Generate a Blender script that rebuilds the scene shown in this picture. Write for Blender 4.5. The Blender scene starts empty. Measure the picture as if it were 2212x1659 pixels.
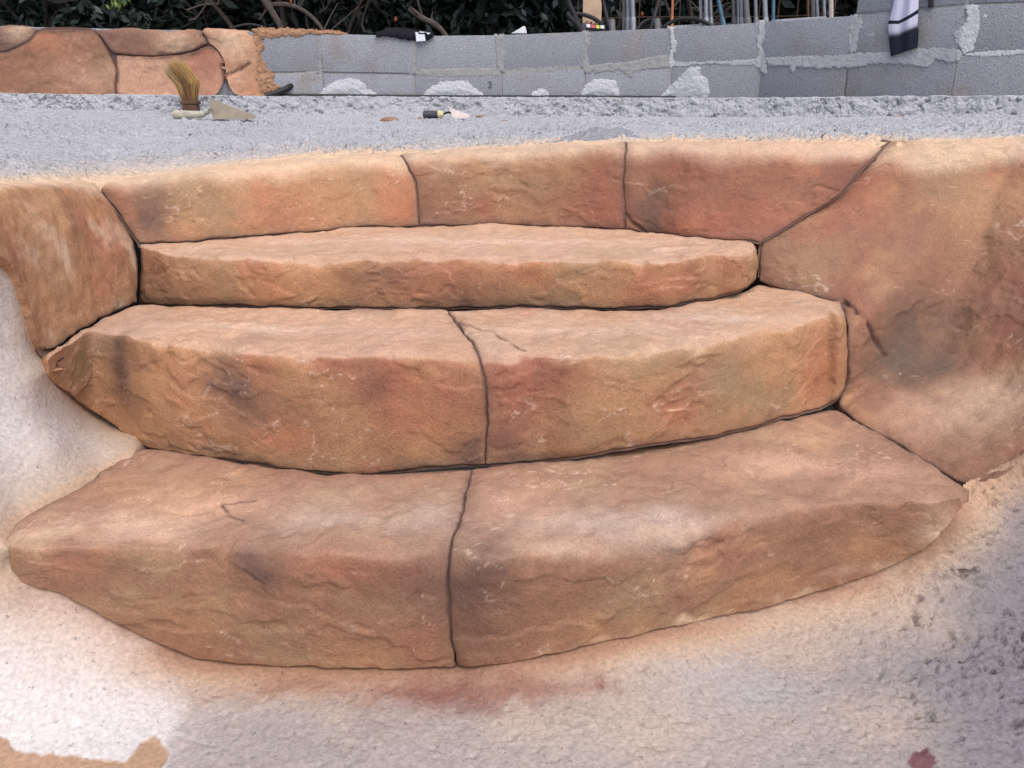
import bpy, bmesh, math, random
import numpy as np
from mathutils import Vector, Matrix
random.seed(7); RNG = np.random.default_rng(11)
R = math.radians
S = bpy.context.scene
C = S.collection

# ------------------------------------------------------------------ camera
EYE = 0.935                      # eye height over the pool floor (m)
PITCH = R(20.6)
FPX, CX, CY = 1671.0, 1106.0, 829.5   # focal length / centre of the survey sketch (2212 x 1659)
cam_d = bpy.data.cameras.new('camera'); cam = bpy.data.objects.new('camera', cam_d); C.objects.link(cam)
cam.location = (0, 0, EYE); cam.rotation_euler = (R(90) - PITCH, 0, 0)
cam_d.sensor_width = 36; cam_d.lens = 36 * FPX / 2212; cam_d.clip_start = 0.02; cam_d.clip_end = 500
S.camera = cam
# ------------------------------------------------------------------ sky, sun, exposure
SUN_EL, SUN_AZ = R(58), R(160)   # azimuth clockwise from +Y: behind the viewer, slightly right
w = bpy.data.worlds.new('World'); S.world = w; w.use_nodes = True
wn = w.node_tree.nodes; wl = w.node_tree.links
sky = wn.new('ShaderNodeTexSky'); sky.sky_type = 'NISHITA'; sky.sun_disc = False
sky.sun_elevation = SUN_EL; sky.sun_rotation = SUN_AZ
sky.air_density = 1.0; sky.dust_density = 5.0; sky.ozone_density = 1.0
wl.new(sky.outputs[0], wn['Background'].inputs[0]); wn['Background'].inputs[1].default_value = 0.15
sd = bpy.data.lights.new('sun', 'SUN'); sd.energy = 0.95; sd.angle = R(80); sd.color = (1.0, 0.94, 0.88)
sun = bpy.data.objects.new('sun', sd); C.objects.link(sun)
sdir = Vector((math.sin(SUN_AZ) * math.cos(SUN_EL), math.cos(SUN_AZ) * math.cos(SUN_EL), math.sin(SUN_EL)))
sun.rotation_euler = sdir.to_track_quat('Z', 'Y').to_euler(); sun.location = (1, -3, 6)
S.view_settings.view_transform = 'Standard'; S.view_settings.look = 'None'
S.view_settings.exposure = 0.24; S.view_settings.gamma = 1.0; S.view_settings.use_curve_mapping = False
S.render.engine = 'CYCLES'
S.cycles.max_bounces = 6; S.cycles.diffuse_bounces = 3; S.cycles.glossy_bounces = 2
S.cycles.use_denoising = True; S.cycles.denoising_prefilter = 'NONE'

# ------------------------------------------------------------------ survey helpers
CP, SP = math.cos(PITCH), math.sin(PITCH)
def ray(u, v):
    x = (u - CX) / FPX; y = (CY - v) / FPX
    return np.array([x, CP + y * SP, -SP + y * CP])
def PY(u, v, Y): d = ray(u, v); p = d * (Y / d[1]); p[2] += EYE; return p
def PZ(u, v, z): d = ray(u, v); p = d * (z / d[2]); p[2] += EYE; return p      # z measured from eye level
def PX(u, v, x): d = ray(u, v); p = d * (x / d[0]); p[2] += EYE; return p
def proj(V):
    q = V - np.array([0, 0, EYE]); yf = q[..., 1] * CP - q[..., 2] * SP; yu = q[..., 1] * SP + q[..., 2] * CP
    return CX + FPX * q[..., 0] / yf, CY - FPX * yu / yf, yf
def lin(c):
    c = np.array(c, float) / 255.0
    return np.where(c <= 0.04045, c / 12.92, ((c + 0.055) / 1.055) ** 2.4)

# ------------------------------------------------------------------ noise
_perm = RNG.permutation(256); _perm = np.concatenate([_perm, _perm, _perm])
_grad = RNG.normal(size=(256, 3)); _grad /= np.linalg.norm(_grad, axis=1)[:, None]
_perm = _perm.astype(np.int32); _g = [np.ascontiguousarray(_grad[:, c]).astype(np.float32) for c in range(3)]
def pnoise(P):
    sh = P.shape[:-1]; P = P.reshape(-1, 3); I = np.floor(P).astype(np.int32); Fr = (P - I).astype(np.float32); I &= 255
    Wt = Fr * Fr * Fr * (Fr * (Fr * 6 - 15) + 10); fx, fy, fz = (np.ascontiguousarray(Fr[:, c]) for c in range(3)); out = None
    hx = [_perm[I[:, 0]], _perm[I[:, 0] + 1]]; wx = [1 - Wt[:, 0], Wt[:, 0]]; wy = [1 - Wt[:, 1], Wt[:, 1]]; wz = [1 - Wt[:, 2], Wt[:, 2]]; out = np.zeros(len(P), np.float32)
    for dx in (0, 1):
        for dy in (0, 1):
            hxy = _perm[hx[dx] + I[:, 1] + dy]; wxy = wx[dx] * wy[dy]
            for dz in (0, 1):
                h = _perm[hxy + I[:, 2] + dz]
                out += wxy * wz[dz] * (_g[0][h] * (fx - dx) + _g[1][h] * (fy - dy) + _g[2][h] * (fz - dz))
    return (out * 1.6).reshape(sh)
def fbm(P, sc, oct=4, rough=0.5, off=0.0):
    o = 0; a = 1.0; n = 0
    for k in range(oct):
        o = o + a * pnoise(P * (sc * 2 ** k) + off + 17.3 * k); n += a; a *= rough
    return o / n
def worley(P, sc):
    sh = P.shape[:-1]; Q = P.reshape(-1, 3) * sc; I = np.floor(Q).astype(int); best = np.full(len(Q), 9.0); sec = best.copy()
    for dx in (-1, 0, 1):
        for dy in (-1, 0, 1):
            for dz in (-1, 0, 1):
                J = I + np.array([dx, dy, dz])
                h = _perm[_perm[_perm[J[:, 0] & 255] + (J[:, 1] & 255)] + (J[:, 2] & 255)]
                d = np.linalg.norm(J + 0.5 + 0.48 * _grad[h & 255] - Q, axis=1)
                sec = np.minimum(sec, np.maximum(best, d)); best = np.minimum(best, d)
    return best.reshape(sh), sec.reshape(sh)
def sstep(a, b, x): t = np.clip((x - a) / (b - a), 0, 1); return t * t * (3 - 2 * t)

# ------------------------------------------------------------------ object helpers
def mesh_np(name, V, Fq, col=None, smooth=True):
    me = bpy.data.meshes.new(name); V = np.asarray(V, np.float32); Fq = np.asarray(Fq, np.int32); k = Fq.shape[1]
    me.vertices.add(len(V)); me.vertices.foreach_set('co', V.ravel())
    me.loops.add(Fq.size); me.loops.foreach_set('vertex_index', Fq.ravel())
    me.polygons.add(len(Fq)); me.polygons.foreach_set('loop_start', np.arange(0, Fq.size, k, dtype=np.int32))
    me.polygons.foreach_set('loop_total', np.full(len(Fq), k, np.int32))
    if smooth: me.polygons.foreach_set('use_smooth', np.ones(len(Fq), bool))
    me.update(calc_edges=True); me.validate()
    if col is not None:
        a = me.color_attributes.new('Col', 'FLOAT_COLOR', 'POINT')
        a.data.foreach_set('color', np.concatenate([col, np.ones((len(col), 1))], 1).astype(np.float32).ravel())
    return me
def link(name, me, mat=None, parent=None):
    o = bpy.data.objects.new(name, me); C.objects.link(o)
    if mat is not None and me is not None: me.materials.clear(); me.materials.append(mat)
    if parent is not None: o.parent = parent
    return o
def tag(o, label=None, cat=None, group=None, kind=None):
    if label: o['label'] = label
    if cat: o['category'] = cat
    if group: o['group'] = group
    if kind: o['kind'] = kind
    return o
def thing(name, label, cat, group=None, loc=(0, 0, 0)):
    o = bpy.data.objects.new(name, None); C.objects.link(o); o.location = loc; o.empty_display_size = 0.1
    return tag(o, label, cat, group)
def grid_faces(n, m, flip=False):
    i = np.arange(n - 1)[:, None] * m + np.arange(m - 1)[None, :]
    F = np.stack([i, i + 1, i + m + 1, i + m], -1).reshape(-1, 4)
    return F[:, ::-1] if flip else F
class MB:
    """collects boxes and tubes, builds one mesh object"""
    def __init__(s): s.bm = bmesh.new()
    def box(s, c, size, rot=None, bevel=0.0):
        r = bmesh.ops.create_cube(s.bm, size=1.0); vs = r['verts']
        M = Matrix.Translation(Vector(c)) @ (rot.to_4x4() if rot is not None else Matrix.Identity(4)) @ Matrix.Diagonal((*size, 1))
        bmesh.ops.transform(s.bm, matrix=M, verts=vs)
        if bevel: bmesh.ops.bevel(s.bm, geom=list({e for v in vs for e in v.link_edges}), offset=bevel, segments=2, affect='EDGES', profile=0.5)
        return s
    def prism(s, pts8, bevel=0.0):
        v = [s.bm.verts.new(tuple(p)) for p in pts8]   # 0-3 front ring, 4-7 back ring
        for f in ((0, 1, 2, 3), (7, 6, 5, 4), (0, 4, 5, 1), (1, 5, 6, 2), (2, 6, 7, 3), (3, 7, 4, 0)): s.bm.faces.new([v[i] for i in f])
        if bevel: bmesh.ops.bevel(s.bm, geom=list({e for x in v for e in x.link_edges}), offset=bevel, segments=2, affect='EDGES', profile=0.5)
        return s
    def tube(s, pts, rad, sides=10, cap=True):
        pts = [Vector(tuple(p)) for p in pts]; n = len(pts)
        rad = [rad] * n if not hasattr(rad, '__len__') else rad
        rings = []; up = Vector((0.13, 0.31, 0.94))
        for i, p in enumerate(pts):
            t = (pts[min(i + 1, n - 1)] - pts[max(i - 1, 0)]).normalized()
            a = t.cross(up)
            if a.length < 1e-3: a = t.cross(Vector((1, 0, 0)))
            a.normalize(); b = t.cross(a)
            rings.append([s.bm.verts.new(p + (a * math.cos(q) + b * math.sin(q)) * rad[i]) for q in [2 * math.pi * k / sides for k in range(sides)]])
        for i in range(n - 1):
            for k in range(sides):
                s.bm.faces.new([rings[i][k], rings[i][(k + 1) % sides], rings[i + 1][(k + 1) % sides], rings[i + 1][k]])
        if cap: s.bm.faces.new(rings[0]); s.bm.faces.new(rings[-1][::-1])
        return s
    def build(s, name, mat, parent=None, smooth=True):
        bmesh.ops.recalc_face_normals(s.bm, faces=s.bm.faces)
        me = bpy.data.meshes.new(name); s.bm.to_mesh(me); s.bm.free()
        if smooth:
            me.polygons.foreach_set('use_smooth', [True] * len(me.polygons)); me.set_sharp_from_angle(angle=R(40))
        return link(name, me, mat, parent)
def spline(pts, n):
    """Catmull-Rom through pts"""
    P = np.array(pts, float); P = np.vstack([2 * P[0] - P[1], P, 2 * P[-1] - P[-2]]); out = []
    k = len(P) - 3
    for t in np.linspace(0, k - 1e-6, n):
        i = int(t); f = t - i; a, b, c, d = P[i:i + 4]
        out.append(0.5 * (2 * b + (c - a) * f + (2 * a - 5 * b + 4 * c - d) * f * f + (3 * b - a - 3 * c + d) * f ** 3))
    return np.array(out)

# ------------------------------------------------------------------ materials
class NT:
    def __init__(s, name):
        s.m = bpy.data.materials.new(name); s.m.use_nodes = True; s.t = s.m.node_tree; s.b = s.t.nodes['Principled BSDF']
        s.co = s.n('ShaderNodeTexCoord').outputs['Object']
    def n(s, typ): return s.t.nodes.new(typ)
    def l(s, a, b): s.t.links.new(a, b)
    def put(s, sock, v):
        if isinstance(v, (int, float)): sock.default_value = v
        elif isinstance(v, (tuple, list, np.ndarray)): sock.default_value = (*v, 1.0) if len(v) == 3 and sock.type == 'RGBA' else v
        else: s.l(v, sock)
    def noise(s, sc, det=3, rough=0.55, dist=0.0, co=None):
        k = s.n('ShaderNodeTexNoise'); s.l(co or s.co, k.inputs['Vector']); k.inputs['Scale'].default_value = sc
        k.inputs['Detail'].default_value = det; k.inputs['Roughness'].default_value = rough; k.inputs['Distortion'].default_value = dist
        return k.outputs[0]
    def vor(s, sc, feat='F1', rnd=1.0, co=None):
        k = s.n('ShaderNodeTexVoronoi'); k.feature = feat; s.l(co or s.co, k.inputs['Vector']); k.inputs['Scale'].default_value = sc
        k.inputs['Randomness'].default_value = rnd
        return k.outputs['Distance']
    def ma(s, op, a, b=0.0, c=0.0, clamp=False):
        k = s.n('ShaderNodeMath'); k.operation = op; k.use_clamp = clamp
        for i, v in enumerate((a, b, c)): s.put(k.inputs[i], v)
        return k.outputs[0]
    def mr(s, v, a, b, c=0.0, d=1.0, smooth=True):
        k = s.n('ShaderNodeMapRange'); k.interpolation_type = 'SMOOTHSTEP' if smooth else 'LINEAR'
        for i, x in enumerate((v, a, b, c, d)): s.put(k.inputs[i], x)
        return k.outputs[0]
    def mix(s, f, a, b, mode='MIX'):
        k = s.n('ShaderNodeMix'); k.data_type = 'RGBA'; k.blend_type = mode
        s.put(k.inputs[0], f); s.put(k.inputs[6], a); s.put(k.inputs[7], b)
        return k.outputs[2]
    def attr(s, nm='Col'):
        k = s.n('ShaderNodeAttribute'); k.attribute_name = nm; return k.outputs['Color']
    def gray(s, v):
        k = s.n('ShaderNodeCombineColor'); [s.put(k.inputs[i], v) for i in range(3)]; return k.outputs[0]
    def bump(s, h, dist, strength=1.0, prev=None):
        k = s.n('ShaderNodeBump'); k.inputs['Distance'].default_value = dist; k.inputs['Strength'].default_value = strength
        s.put(k.inputs['Height'], h)
        if prev is not None: s.l(prev, k.inputs['Normal'])
        return k.outputs[0]
    def done(s, col, rough=0.7, nrm=None, spec=0.35, metal=0.0):
        s.put(s.b.inputs['Base Color'], col); s.put(s.b.inputs['Roughness'], rough); s.b.inputs['Specular IOR Level'].default_value = spec
        s.b.inputs['Metallic'].default_value = metal
        if nrm is not None: s.l(nrm, s.b.inputs['Normal'])
        return s.m
def simple(name, rgb, rough=0.7, var=0.25, sc=30.0, spec=0.35, metal=0.0, bump=0.0):
    t = NT(name); c = lin(rgb); n = t.noise(sc, 5, 0.6); f = t.mr(n, 0.25, 0.75, 1 - var, 1 + var, False)
    col = t.mix(1.0, tuple(c), t.gray(f), 'MULTIPLY')
    return t.done(col, rough, t.bump(n, bump) if bump else None, spec, metal)

def mat_rock(name, fine=1.0):
    """carved and stained render: stain colour from the mesh, sand grain and small tool marks here"""
    t = NT(name); col = t.attr()
    mott = t.noise(30, 4, 0.62, 0.4); col = t.mix(1.0, col, t.gray(t.mr(mott, 0.3, 0.7, 0.88, 1.10, False)), 'MULTIPLY')
    grain = t.noise(210 * fine, 2, 0.6); col = t.mix(1.0, col, t.gray(t.mr(grain, 0.30, 0.70, 0.84, 1.15, False)), 'MULTIPLY')
    nb = t.bump(mott, 0.006, 0.5); nb = t.bump(grain, 0.0016, 0.8, nb)
    return t.done(col, t.mr(mott, 0.3, 0.7, 0.72, 0.90, False), nb, 0.25)

def mat_rough(name, amp=1.0):
    """sprayed / trowel-dragged concrete: colour from the mesh, torn grain and dark sand"""
    t = NT(name); col = t.attr(); rl = t.attr('Rough')
    g = t.noise(130, 3, 0.65); col = t.mix(1.0, col, t.gray(t.mr(g, 0.30, 0.70, 0.80, 1.18, False)), 'MULTIPLY')
    sp = t.mr(t.noise(85, 3, 0.65), 0.63, 0.70); col = t.mix(t.ma('MULTIPLY', sp, 0.5), col, (0.07, 0.065, 0.07))
    tear = t.noise(48, 3, 0.6, 0.2)
    nb = t.bump(t.ma('MULTIPLY', tear, t.ma('MULTIPLY_ADD', rl, 0.9, 0.08)), 0.020 * amp, 0.8); nb = t.bump(g, 0.0022, 0.7, nb)
    return t.done(col, 0.85, nb, 0.25)

def mat_block():
    t = NT('concrete_block'); oi = t.n('ShaderNodeObjectInfo').outputs['Random']
    base = t.mix(oi, tuple(lin((156, 160, 170))), tuple(lin((136, 140, 150))))
    base = t.mix(t.mr(t.noise(3.2, 3), 0.52, 0.75), base, tuple(lin((146, 142, 140))))
    v = t.vor(150); g = t.noise(170, 3, 0.7)
    base = t.mix(1.0, base, t.gray(t.mr(g, 0.3, 0.7, 0.66, 1.30, False)), 'MULTIPLY')
    base = t.mix(t.mr(t.noise(95, 2, 0.5), 0.66, 0.72, 0, 0.6), base, (0.05, 0.05, 0.055))
    base = t.mix(t.mr(t.noise(120, 2, 0.5), 0.68, 0.74, 0, 0.5), base, tuple(lin((196, 198, 204))))
    nb = t.bump(g, 0.006, 0.8); nb = t.bump(v, 0.004, 0.6, nb)
    return t.done(base, 0.9, nb, 0.2)

M = {}
M['rock'] = mat_rock('stained_carved_render')
M['rockfar'] = mat_rock('stained_carved_render_wall', 0.4)
M['rough'] = mat_rough('rough_concrete')
M['shell'] = mat_rough('pool_plaster', 0.5)
M['block'] = mat_block()
M['joint'] = simple('dark_joint_wash', (112, 88, 78), 0.9, 0.3, 60)
M['mortar'] = simple('pale_mortar', (172, 176, 182), 0.9, 0.16, 45, 0.2, 0, 0.01)
M['mortar_grey'] = simple('grey_mortar', (150, 151, 153), 0.9, 0.16, 40, 0.2, 0, 0.01)
M['mortar_white'] = simple('white_mortar', (186, 190, 197), 0.9, 0.10, 55, 0.2, 0, 0.012)
M['tanrender'] = simple('tan_render', (184, 144, 116), 0.9, 0.35, 50, 0.2, 0, 0.03)
M['blackpipe'] = simple('black_pipe', (30, 31, 36), 0.45, 0.3, 20)
M['rubber'] = simple('black_rubber', (38, 39, 43), 0.6, 0.3, 40)
M['steel'] = simple('galvanised_steel', (150, 156, 166), 0.5, 0.25, 25, 0.5, 0.35)
M['steeldark'] = simple('weathered_steel', (112, 112, 116), 0.65, 0.3, 25, 0.4, 0.2)
M['bluepaint'] = simple('chipped_blue_paint', (86, 120, 142), 0.6, 0.5, 16)
M['rust'] = simple('rusty_wire', (88, 70, 62), 0.85, 0.35, 40)
M['wood'] = simple('raw_timber', (196, 170, 146), 0.75, 0.14, 14)
M['woodorange'] = simple('timber_stake', (184, 122, 88), 0.75, 0.2, 14)
M['wooddark'] = simple('dark_wood', (96, 70, 58), 0.75, 0.3, 30)
M['bristle'] = simple('blond_bristle', (196, 158, 98), 0.85, 0.45, 60)
M['trowelsteel'] = simple('dusty_trowel_steel', (136, 128, 114), 0.6, 0.2, 30, 0.4, 0.1)
M['trowelpale'] = simple('mortar_smeared_steel', (198, 188, 184), 0.7, 0.15, 40)
M['dirtyhandle'] = simple('plaster_caked_handle', (178, 174, 160), 0.85, 0.4, 45, 0.2, 0, 0.008)
M['darkhandle'] = simple('dark_handle', (66, 66, 74), 0.6, 0.3, 50)
M['cream'] = simple('cream_ferrule', (206, 196, 152), 0.6, 0.15, 30)
M['clump'] = simple('brown_crumb', (168, 136, 116), 0.95, 0.4, 90, 0.15, 0, 0.02)
M['dust'] = simple('grey_smudge', (160, 163, 171), 0.95, 0.2, 70, 0.1, 0, 0.02)  # grey of the smudge mound on the deck
M['blackcloth'] = simple('black_fabric', (30, 31, 37), 0.9, 0.25, 60, 0.15)
M['whitecloth'] = simple('white_patch', (218, 224, 236), 0.85, 0.05, 40)
M['white'] = simple('white_plastic', (218, 220, 226), 0.6, 0.08, 20)
M['machine'] = simple('grey_housing', (84, 88, 96), 0.55, 0.2, 30)
M['red'] = simple('red_label', (206, 74, 96), 0.5, 0.08, 20)
M['yellow'] = simple('yellow_label', (196, 202, 76), 0.5, 0.08, 20)
M['orange'] = simple('orange_plastic', (214, 140, 70), 0.5, 0.1, 20)
M['bark'] = simple('grey_bark', (86, 80, 78), 0.9, 0.35, 30, 0.2, 0, 0.01)
M['soil'] = simple('bare_soil', (104, 88, 74), 0.95, 0.35, 6)
M['redleaf'] = simple('dry_orange_leaf', (140, 78, 54), 0.7, 0.2, 30)
def mat_leaf(name, a, b):
    t = NT(name); g = t.n('ShaderNodeObjectInfo').outputs['Random']
    n = t.noise(6, 2); col = t.mix(t.mr(n, 0.3, 0.7), tuple(lin(a)), tuple(lin(b)))
    return t.done(col, 0.5, None, 0.4)
M['leaf'] = mat_leaf('dark_leaf', (42, 54, 60), (54, 70, 64))
M['leafgreen'] = mat_leaf('fresh_leaf', (92, 122, 58), (128, 152, 80))

# ------------------------------------------------------------------ carved stones
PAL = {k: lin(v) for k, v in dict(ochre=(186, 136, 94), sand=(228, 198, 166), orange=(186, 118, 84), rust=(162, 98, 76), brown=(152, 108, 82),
       umber=(104, 78, 74), char=(102, 88, 78), olive=(162, 132, 98), dust=(216, 180, 154), white=(220, 208, 198), pink=(200, 152, 124), pale=(232, 206, 186)).items()}  # dust and white also paint sky sheen on the treads
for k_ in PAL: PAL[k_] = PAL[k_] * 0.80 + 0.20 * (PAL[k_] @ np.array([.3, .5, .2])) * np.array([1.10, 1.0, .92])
JOINTC = lin((106, 80, 70))
def smooth_axis(V, ax, sig_n):
    if sig_n < 0.3: return V
    k = int(3 * sig_n) + 1; wts = np.exp(-0.5 * (np.arange(-k, k + 1) / sig_n) ** 2); wts /= wts.sum()
    V = np.moveaxis(V, ax, 0); n = len(V)
    lo = 2 * V[0] - V[np.minimum(np.arange(k, 0, -1), n - 1)]; hi = 2 * V[-1] - V[np.maximum(n - 1 - np.arange(1, k + 1), 0)]
    E_ = np.concatenate([lo, V, hi]); out = sum(wts[i] * E_[i:i + n] for i in range(2 * k + 1))
    return np.moveaxis(out, 0, ax)
def normals(V):
    a = np.gradient(V, axis=0); b = np.gradient(V, axis=1); n = np.cross(a, b)
    n /= np.linalg.norm(n, axis=-1, keepdims=True) + 1e-12
    s = np.sign(np.mean(np.sum(n * (np.array([0, 0, EYE]) - V), -1)))
    return n * s, s
def arc(V, ax):
    d = np.linalg.norm(np.diff(V, axis=ax), axis=-1); z = np.zeros_like(np.take(d, [0], axis=ax))
    return np.concatenate([z, np.cumsum(d, axis=ax)], axis=ax)
def resample(ribs, res, sig=(0.018, 0.013)):
    A = np.array(ribs, float)                      # n ribs x k points x 3
    n, k = A.shape[:2]
    sl = np.concatenate([[0], np.cumsum(np.mean(np.linalg.norm(np.diff(A, axis=0), axis=-1), axis=1))])
    ns = max(int(sl[-1] / res), 8); si = np.linspace(0, sl[-1], ns)
    A = np.stack([np.stack([np.interp(si, sl, A[:, j, c]) for c in range(3)], -1) for j in range(k)], 1)
    tl = np.concatenate([[0], np.cumsum(np.mean(np.linalg.norm(np.diff(A, axis=1), axis=-1), axis=0))])
    nt = max(int(tl[-1] / res), 8); ti = np.linspace(0, tl[-1], nt); B = np.empty((ns, nt, 3))
    j = np.clip(np.searchsorted(tl, ti, 'right') - 1, 0, k - 2); f = ((ti - tl[j]) / (tl[j + 1] - tl[j]))[None, :, None]
    B = A[:, j] * (1 - f) + A[:, j + 1] * f
    B = smooth_axis(B, 0, sig[0] / res); crisp = smooth_axis(B, 1, sig[1] / res); worn = smooth_axis(B, 1, 2.6 * sig[1] / res)
    m = sstep(-0.3, 0.35, fbm(crisp, 7.0, 3, 0.6, 3.7))[..., None]; B = crisp * (1 - m) + worn * m
    def extra(L, m):
        e = np.array([0, .0015, .003, .0048, .007, .010]); g = np.linspace(.013, L - .013, m)
        return np.concatenate([e, g, L - e[::-1]]) / L
    def interp(V, q, ax):
        m = V.shape[ax]; x = np.clip(q * (m - 1), 0, m - 1.000001); i = x.astype(int); f = x - i
        sh = [1, 1, 1]; sh[ax] = -1; f = f.reshape(sh)
        return np.take(V, i, ax) * (1 - f) + np.take(V, i + 1, ax) * f
    return interp(interp(B, extra(sl[-1], ns), 0), extra(tl[-1], nt), 1)
STONES = []      # every finished stone: name -> dict with V, n for stains and joints
BACK = []
def blob_w(V, c, rx, ry):
    q = V - c; d2 = (q[..., 0] / rx) ** 2 + (q[..., 1] ** 2 + q[..., 2] ** 2) / ry ** 2
    return np.exp(-d2)
def snap(V, u, v):
    pu, pv, _ = proj(V); i = np.argmin((pu - u) ** 2 + (pv - v) ** 2); return V.reshape(-1, 3)[i]
def seg_dist(V, pts):
    d = np.full(V.shape[:-1], 9.0)
    for a, b in zip(pts[:-1], pts[1:]):
        ab = b - a; t = np.clip(np.sum((V - a) * ab, -1) / (ab @ ab + 1e-12), 0, 1)
        d = np.minimum(d, np.linalg.norm(V - a - t[..., None] * ab, axis=-1))
    return d
def stone(name, label, ribs, base=('ochre', 'brown', 'orange'), blobs=(), cracks=(), res=0.0034, roll=(1, 1, 1, 1), parent=None,
          mat=None, seed=0.0, amp=1.0, depth=0.035, rr=0.0085, dust_sheen=0.0, jw=0.0034, jt1=None, lines=1.0, bk=None, crest=0.0):
    """a hand-carved stone: ribs across it, each a line from back / top to base. roll: s0, s1, t0, t1 borders that turn into a joint;
    jt1: per rib, how much of the base border is a joint (0 where it runs out onto plaster)"""
    V = resample(ribs, res); V = V + 0.0075 * np.stack([fbm(V, 13, 3, 0.6, 61), 0 * V[..., 0], fbm(V, 13, 3, 0.6, 81)], -1); n, sgn = normals(V)
    BACK.append((V.copy(), n.copy(), bk or roll))
    As, At = arc(V, 0), arc(V, 1); ds = []
    if roll[0]: ds.append(As)
    if roll[1]: ds.append(As[-1:] - As)
    if roll[2]: ds.append(At)
    if roll[3]:
        w_ = np.interp(np.linspace(0, 1, V.shape[0]), np.linspace(0, 1, len(jt1)), jt1)[:, None] if jt1 is not None else 1.0
        ds.append(At[:, -1:] - At + 0.03 * (1 - w_))
    d = np.minimum.reduce(ds) if ds else np.full(V.shape[:2], 1.0)
    dg_ = np.minimum.reduce([x_ for k_, x_ in zip([k for k in range(4) if roll[k]], ds) if k_ != 2] + [At * 2.2 + (0 if roll[2] else 1)])
    wrp = 0.03 * np.stack([fbm(V, 8, 3, 0.6, 4), fbm(V, 8, 3, 0.6, 14), fbm(V, 8, 3, 0.6, 24)], -1); A_ = np.array([0.5, 0.7, 1.15])
    und = fbm(V, 4.5, 3, 0.5, seed); fine = fbm(V, 46, 3, 0.6, 1.1); br = fbm(V, 60, 2, 0.6, 8.0)
    disp = amp * (0.009 * und + 0.0008 * fine); pale = np.zeros(V.shape[:2])
    for k, (sc, h_, wd) in enumerate(((5.0, .0036, .008), (9.0, .0025, .011), (16.0, .0014, .015))):      # flaked ledges; their rims were dry-brushed pale
        f_ = fbm((V + wrp) * A_, sc, 4, 0.58, 5.1 * k + seed); ms = sstep(-0.12, 0.22, fbm(V, 2.6 + k, 2, 0.5, 40 + 9 * k + seed))
        disp = disp + amp * h_ * ms * (sstep(-0.030, 0.012, f_) - 0.5 + 0.7 * f_)
        pm = sstep(0.13, 0.33, fbm(V, 4.5 + 2 * k, 3, 0.6, 70 + 7 * k + seed)); pale = np.maximum(pale, pm * np.exp(-((f_ - 0.012) / wd) ** 2) * sstep(-0.15, 0.10, br))
    r = rr * np.clip(1 + 1.3 * fbm(V, 11, 3, .6, 66), .4, 1.9); x = np.clip(1 - dg_ / r, 0, 1); rl = r * (1 - np.sqrt(np.maximum(1 - x * x, 0)))
    disp = disp * (0.3 + 0.7 * sstep(0.0, 0.025, d)) - rl * 0.5
    a = fbm(V, 4.2, 4, 0.55, 9 + seed); b = fbm(V, 6.5, 4, 0.55, 21 + seed); c_ = fbm(V, 3.0, 3, 0.5, 33 + seed)
    col = PAL[base[0]][None, None] * np.ones(V.shape)
    for nm, f in ((base[1], 0.8 * sstep(0.0, 0.45, a)), (base[2], 0.8 * sstep(0.05, 0.45, b)), ('olive', 0.5 * sstep(0.1, 0.45, c_))):
        col = col * (1 - f[..., None]) + PAL[nm] * f[..., None]
    wv = V + 1.7 * wrp
    for bl in blobs:
        u, v, ru, rv, nm, st = bl; p = snap(V, u, v); dep = proj(p)[2] / FPX
        big_ = 1.3 if nm in ('umber', 'char', 'rust') else 1.0; f = st * blob_w(wv, p, ru * dep * 1.05 * big_, rv * dep * 1.3 * big_) * (1.0 + 0.7 * a + 0.25 * br); f = np.clip(f, 0, 1)[..., None]
        col = col * (1 - f) + PAL[nm] * f
    if dust_sheen:
        f = dust_sheen * sstep(0.55, 0.9, n[..., 2]) * np.clip(0.75 + 0.6 * b, 0, 1); col = col * (1 - f[..., None]) + PAL['dust'] * f[..., None]  # settled dust plus sky sheen, painted on faces that point up
    if crest:      # the crest was left in the pale first coat
        f = (0.62 * (1 - sstep(crest * 0.55, crest * 1.35, At + 0.045 * a + 0.02 * b)))[..., None]; col = col * (1 - f) + PAL['sand'] * f
    f = np.clip(0.5 * lines * (0.55 + 0.7 * ((seed * 0.37) % 1.0)) * pale, 0, 1)[..., None]; col = col * (1 - f) + PAL['pale'] * f
    for pts, wd, dp in cracks:
        pl = [snap(V, u, v) for u, v in pts]; wob = 0.004 * np.stack([fbm(V, 40, 2, .5, 5), fbm(V, 40, 2, .5, 15), fbm(V, 40, 2, .5, 25)], -1)
        dd = seg_dist(V + wob, pl); g = np.exp(-(dd / wd) ** 2); disp = disp - dp * g
        f = np.clip(1.1 * g, 0, 0.9)[..., None]; col = col * (1 - f) + JOINTC * f
    jv = np.clip(1 + 1.5 * fbm(V, 10, 3, .6, 66), .35, 2.0); f = (np.clip(.78 + .5 * fbm(V, 16, 2, .5, 6), .4, .95) * (1 - sstep(jw * 0.4 * jv, jw * 1.8 * jv, d + 0.0016 * br)))[..., None]; col = col * (1 - f) + JOINTC * f
    f = np.clip(0.32 * np.exp(-(d / 0.02) ** 2) * (1 + 1.5 * a), 0, 1)[..., None]; col = col * (1 - f) + PAL['umber'] * f      # airbrushed brown along the joints
    V2 = V + n * disp[..., None]
    Vp = np.pad(V2, ((1, 1), (1, 1), (0, 0)), 'edge'); npd = np.pad(n, ((1, 1), (1, 1), (0, 0)), 'edge'); m = np.zeros(Vp.shape[:2]); m[[0, -1]] = 1; m[:, [0, -1]] = 1
    Vp = Vp - npd * (m * depth)[..., None]; cp = np.pad(col, ((1, 1), (1, 1), (0, 0)), 'edge')
    N_, M_ = Vp.shape[:2]; F = grid_faces(N_, M_, sgn < 0)
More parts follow.
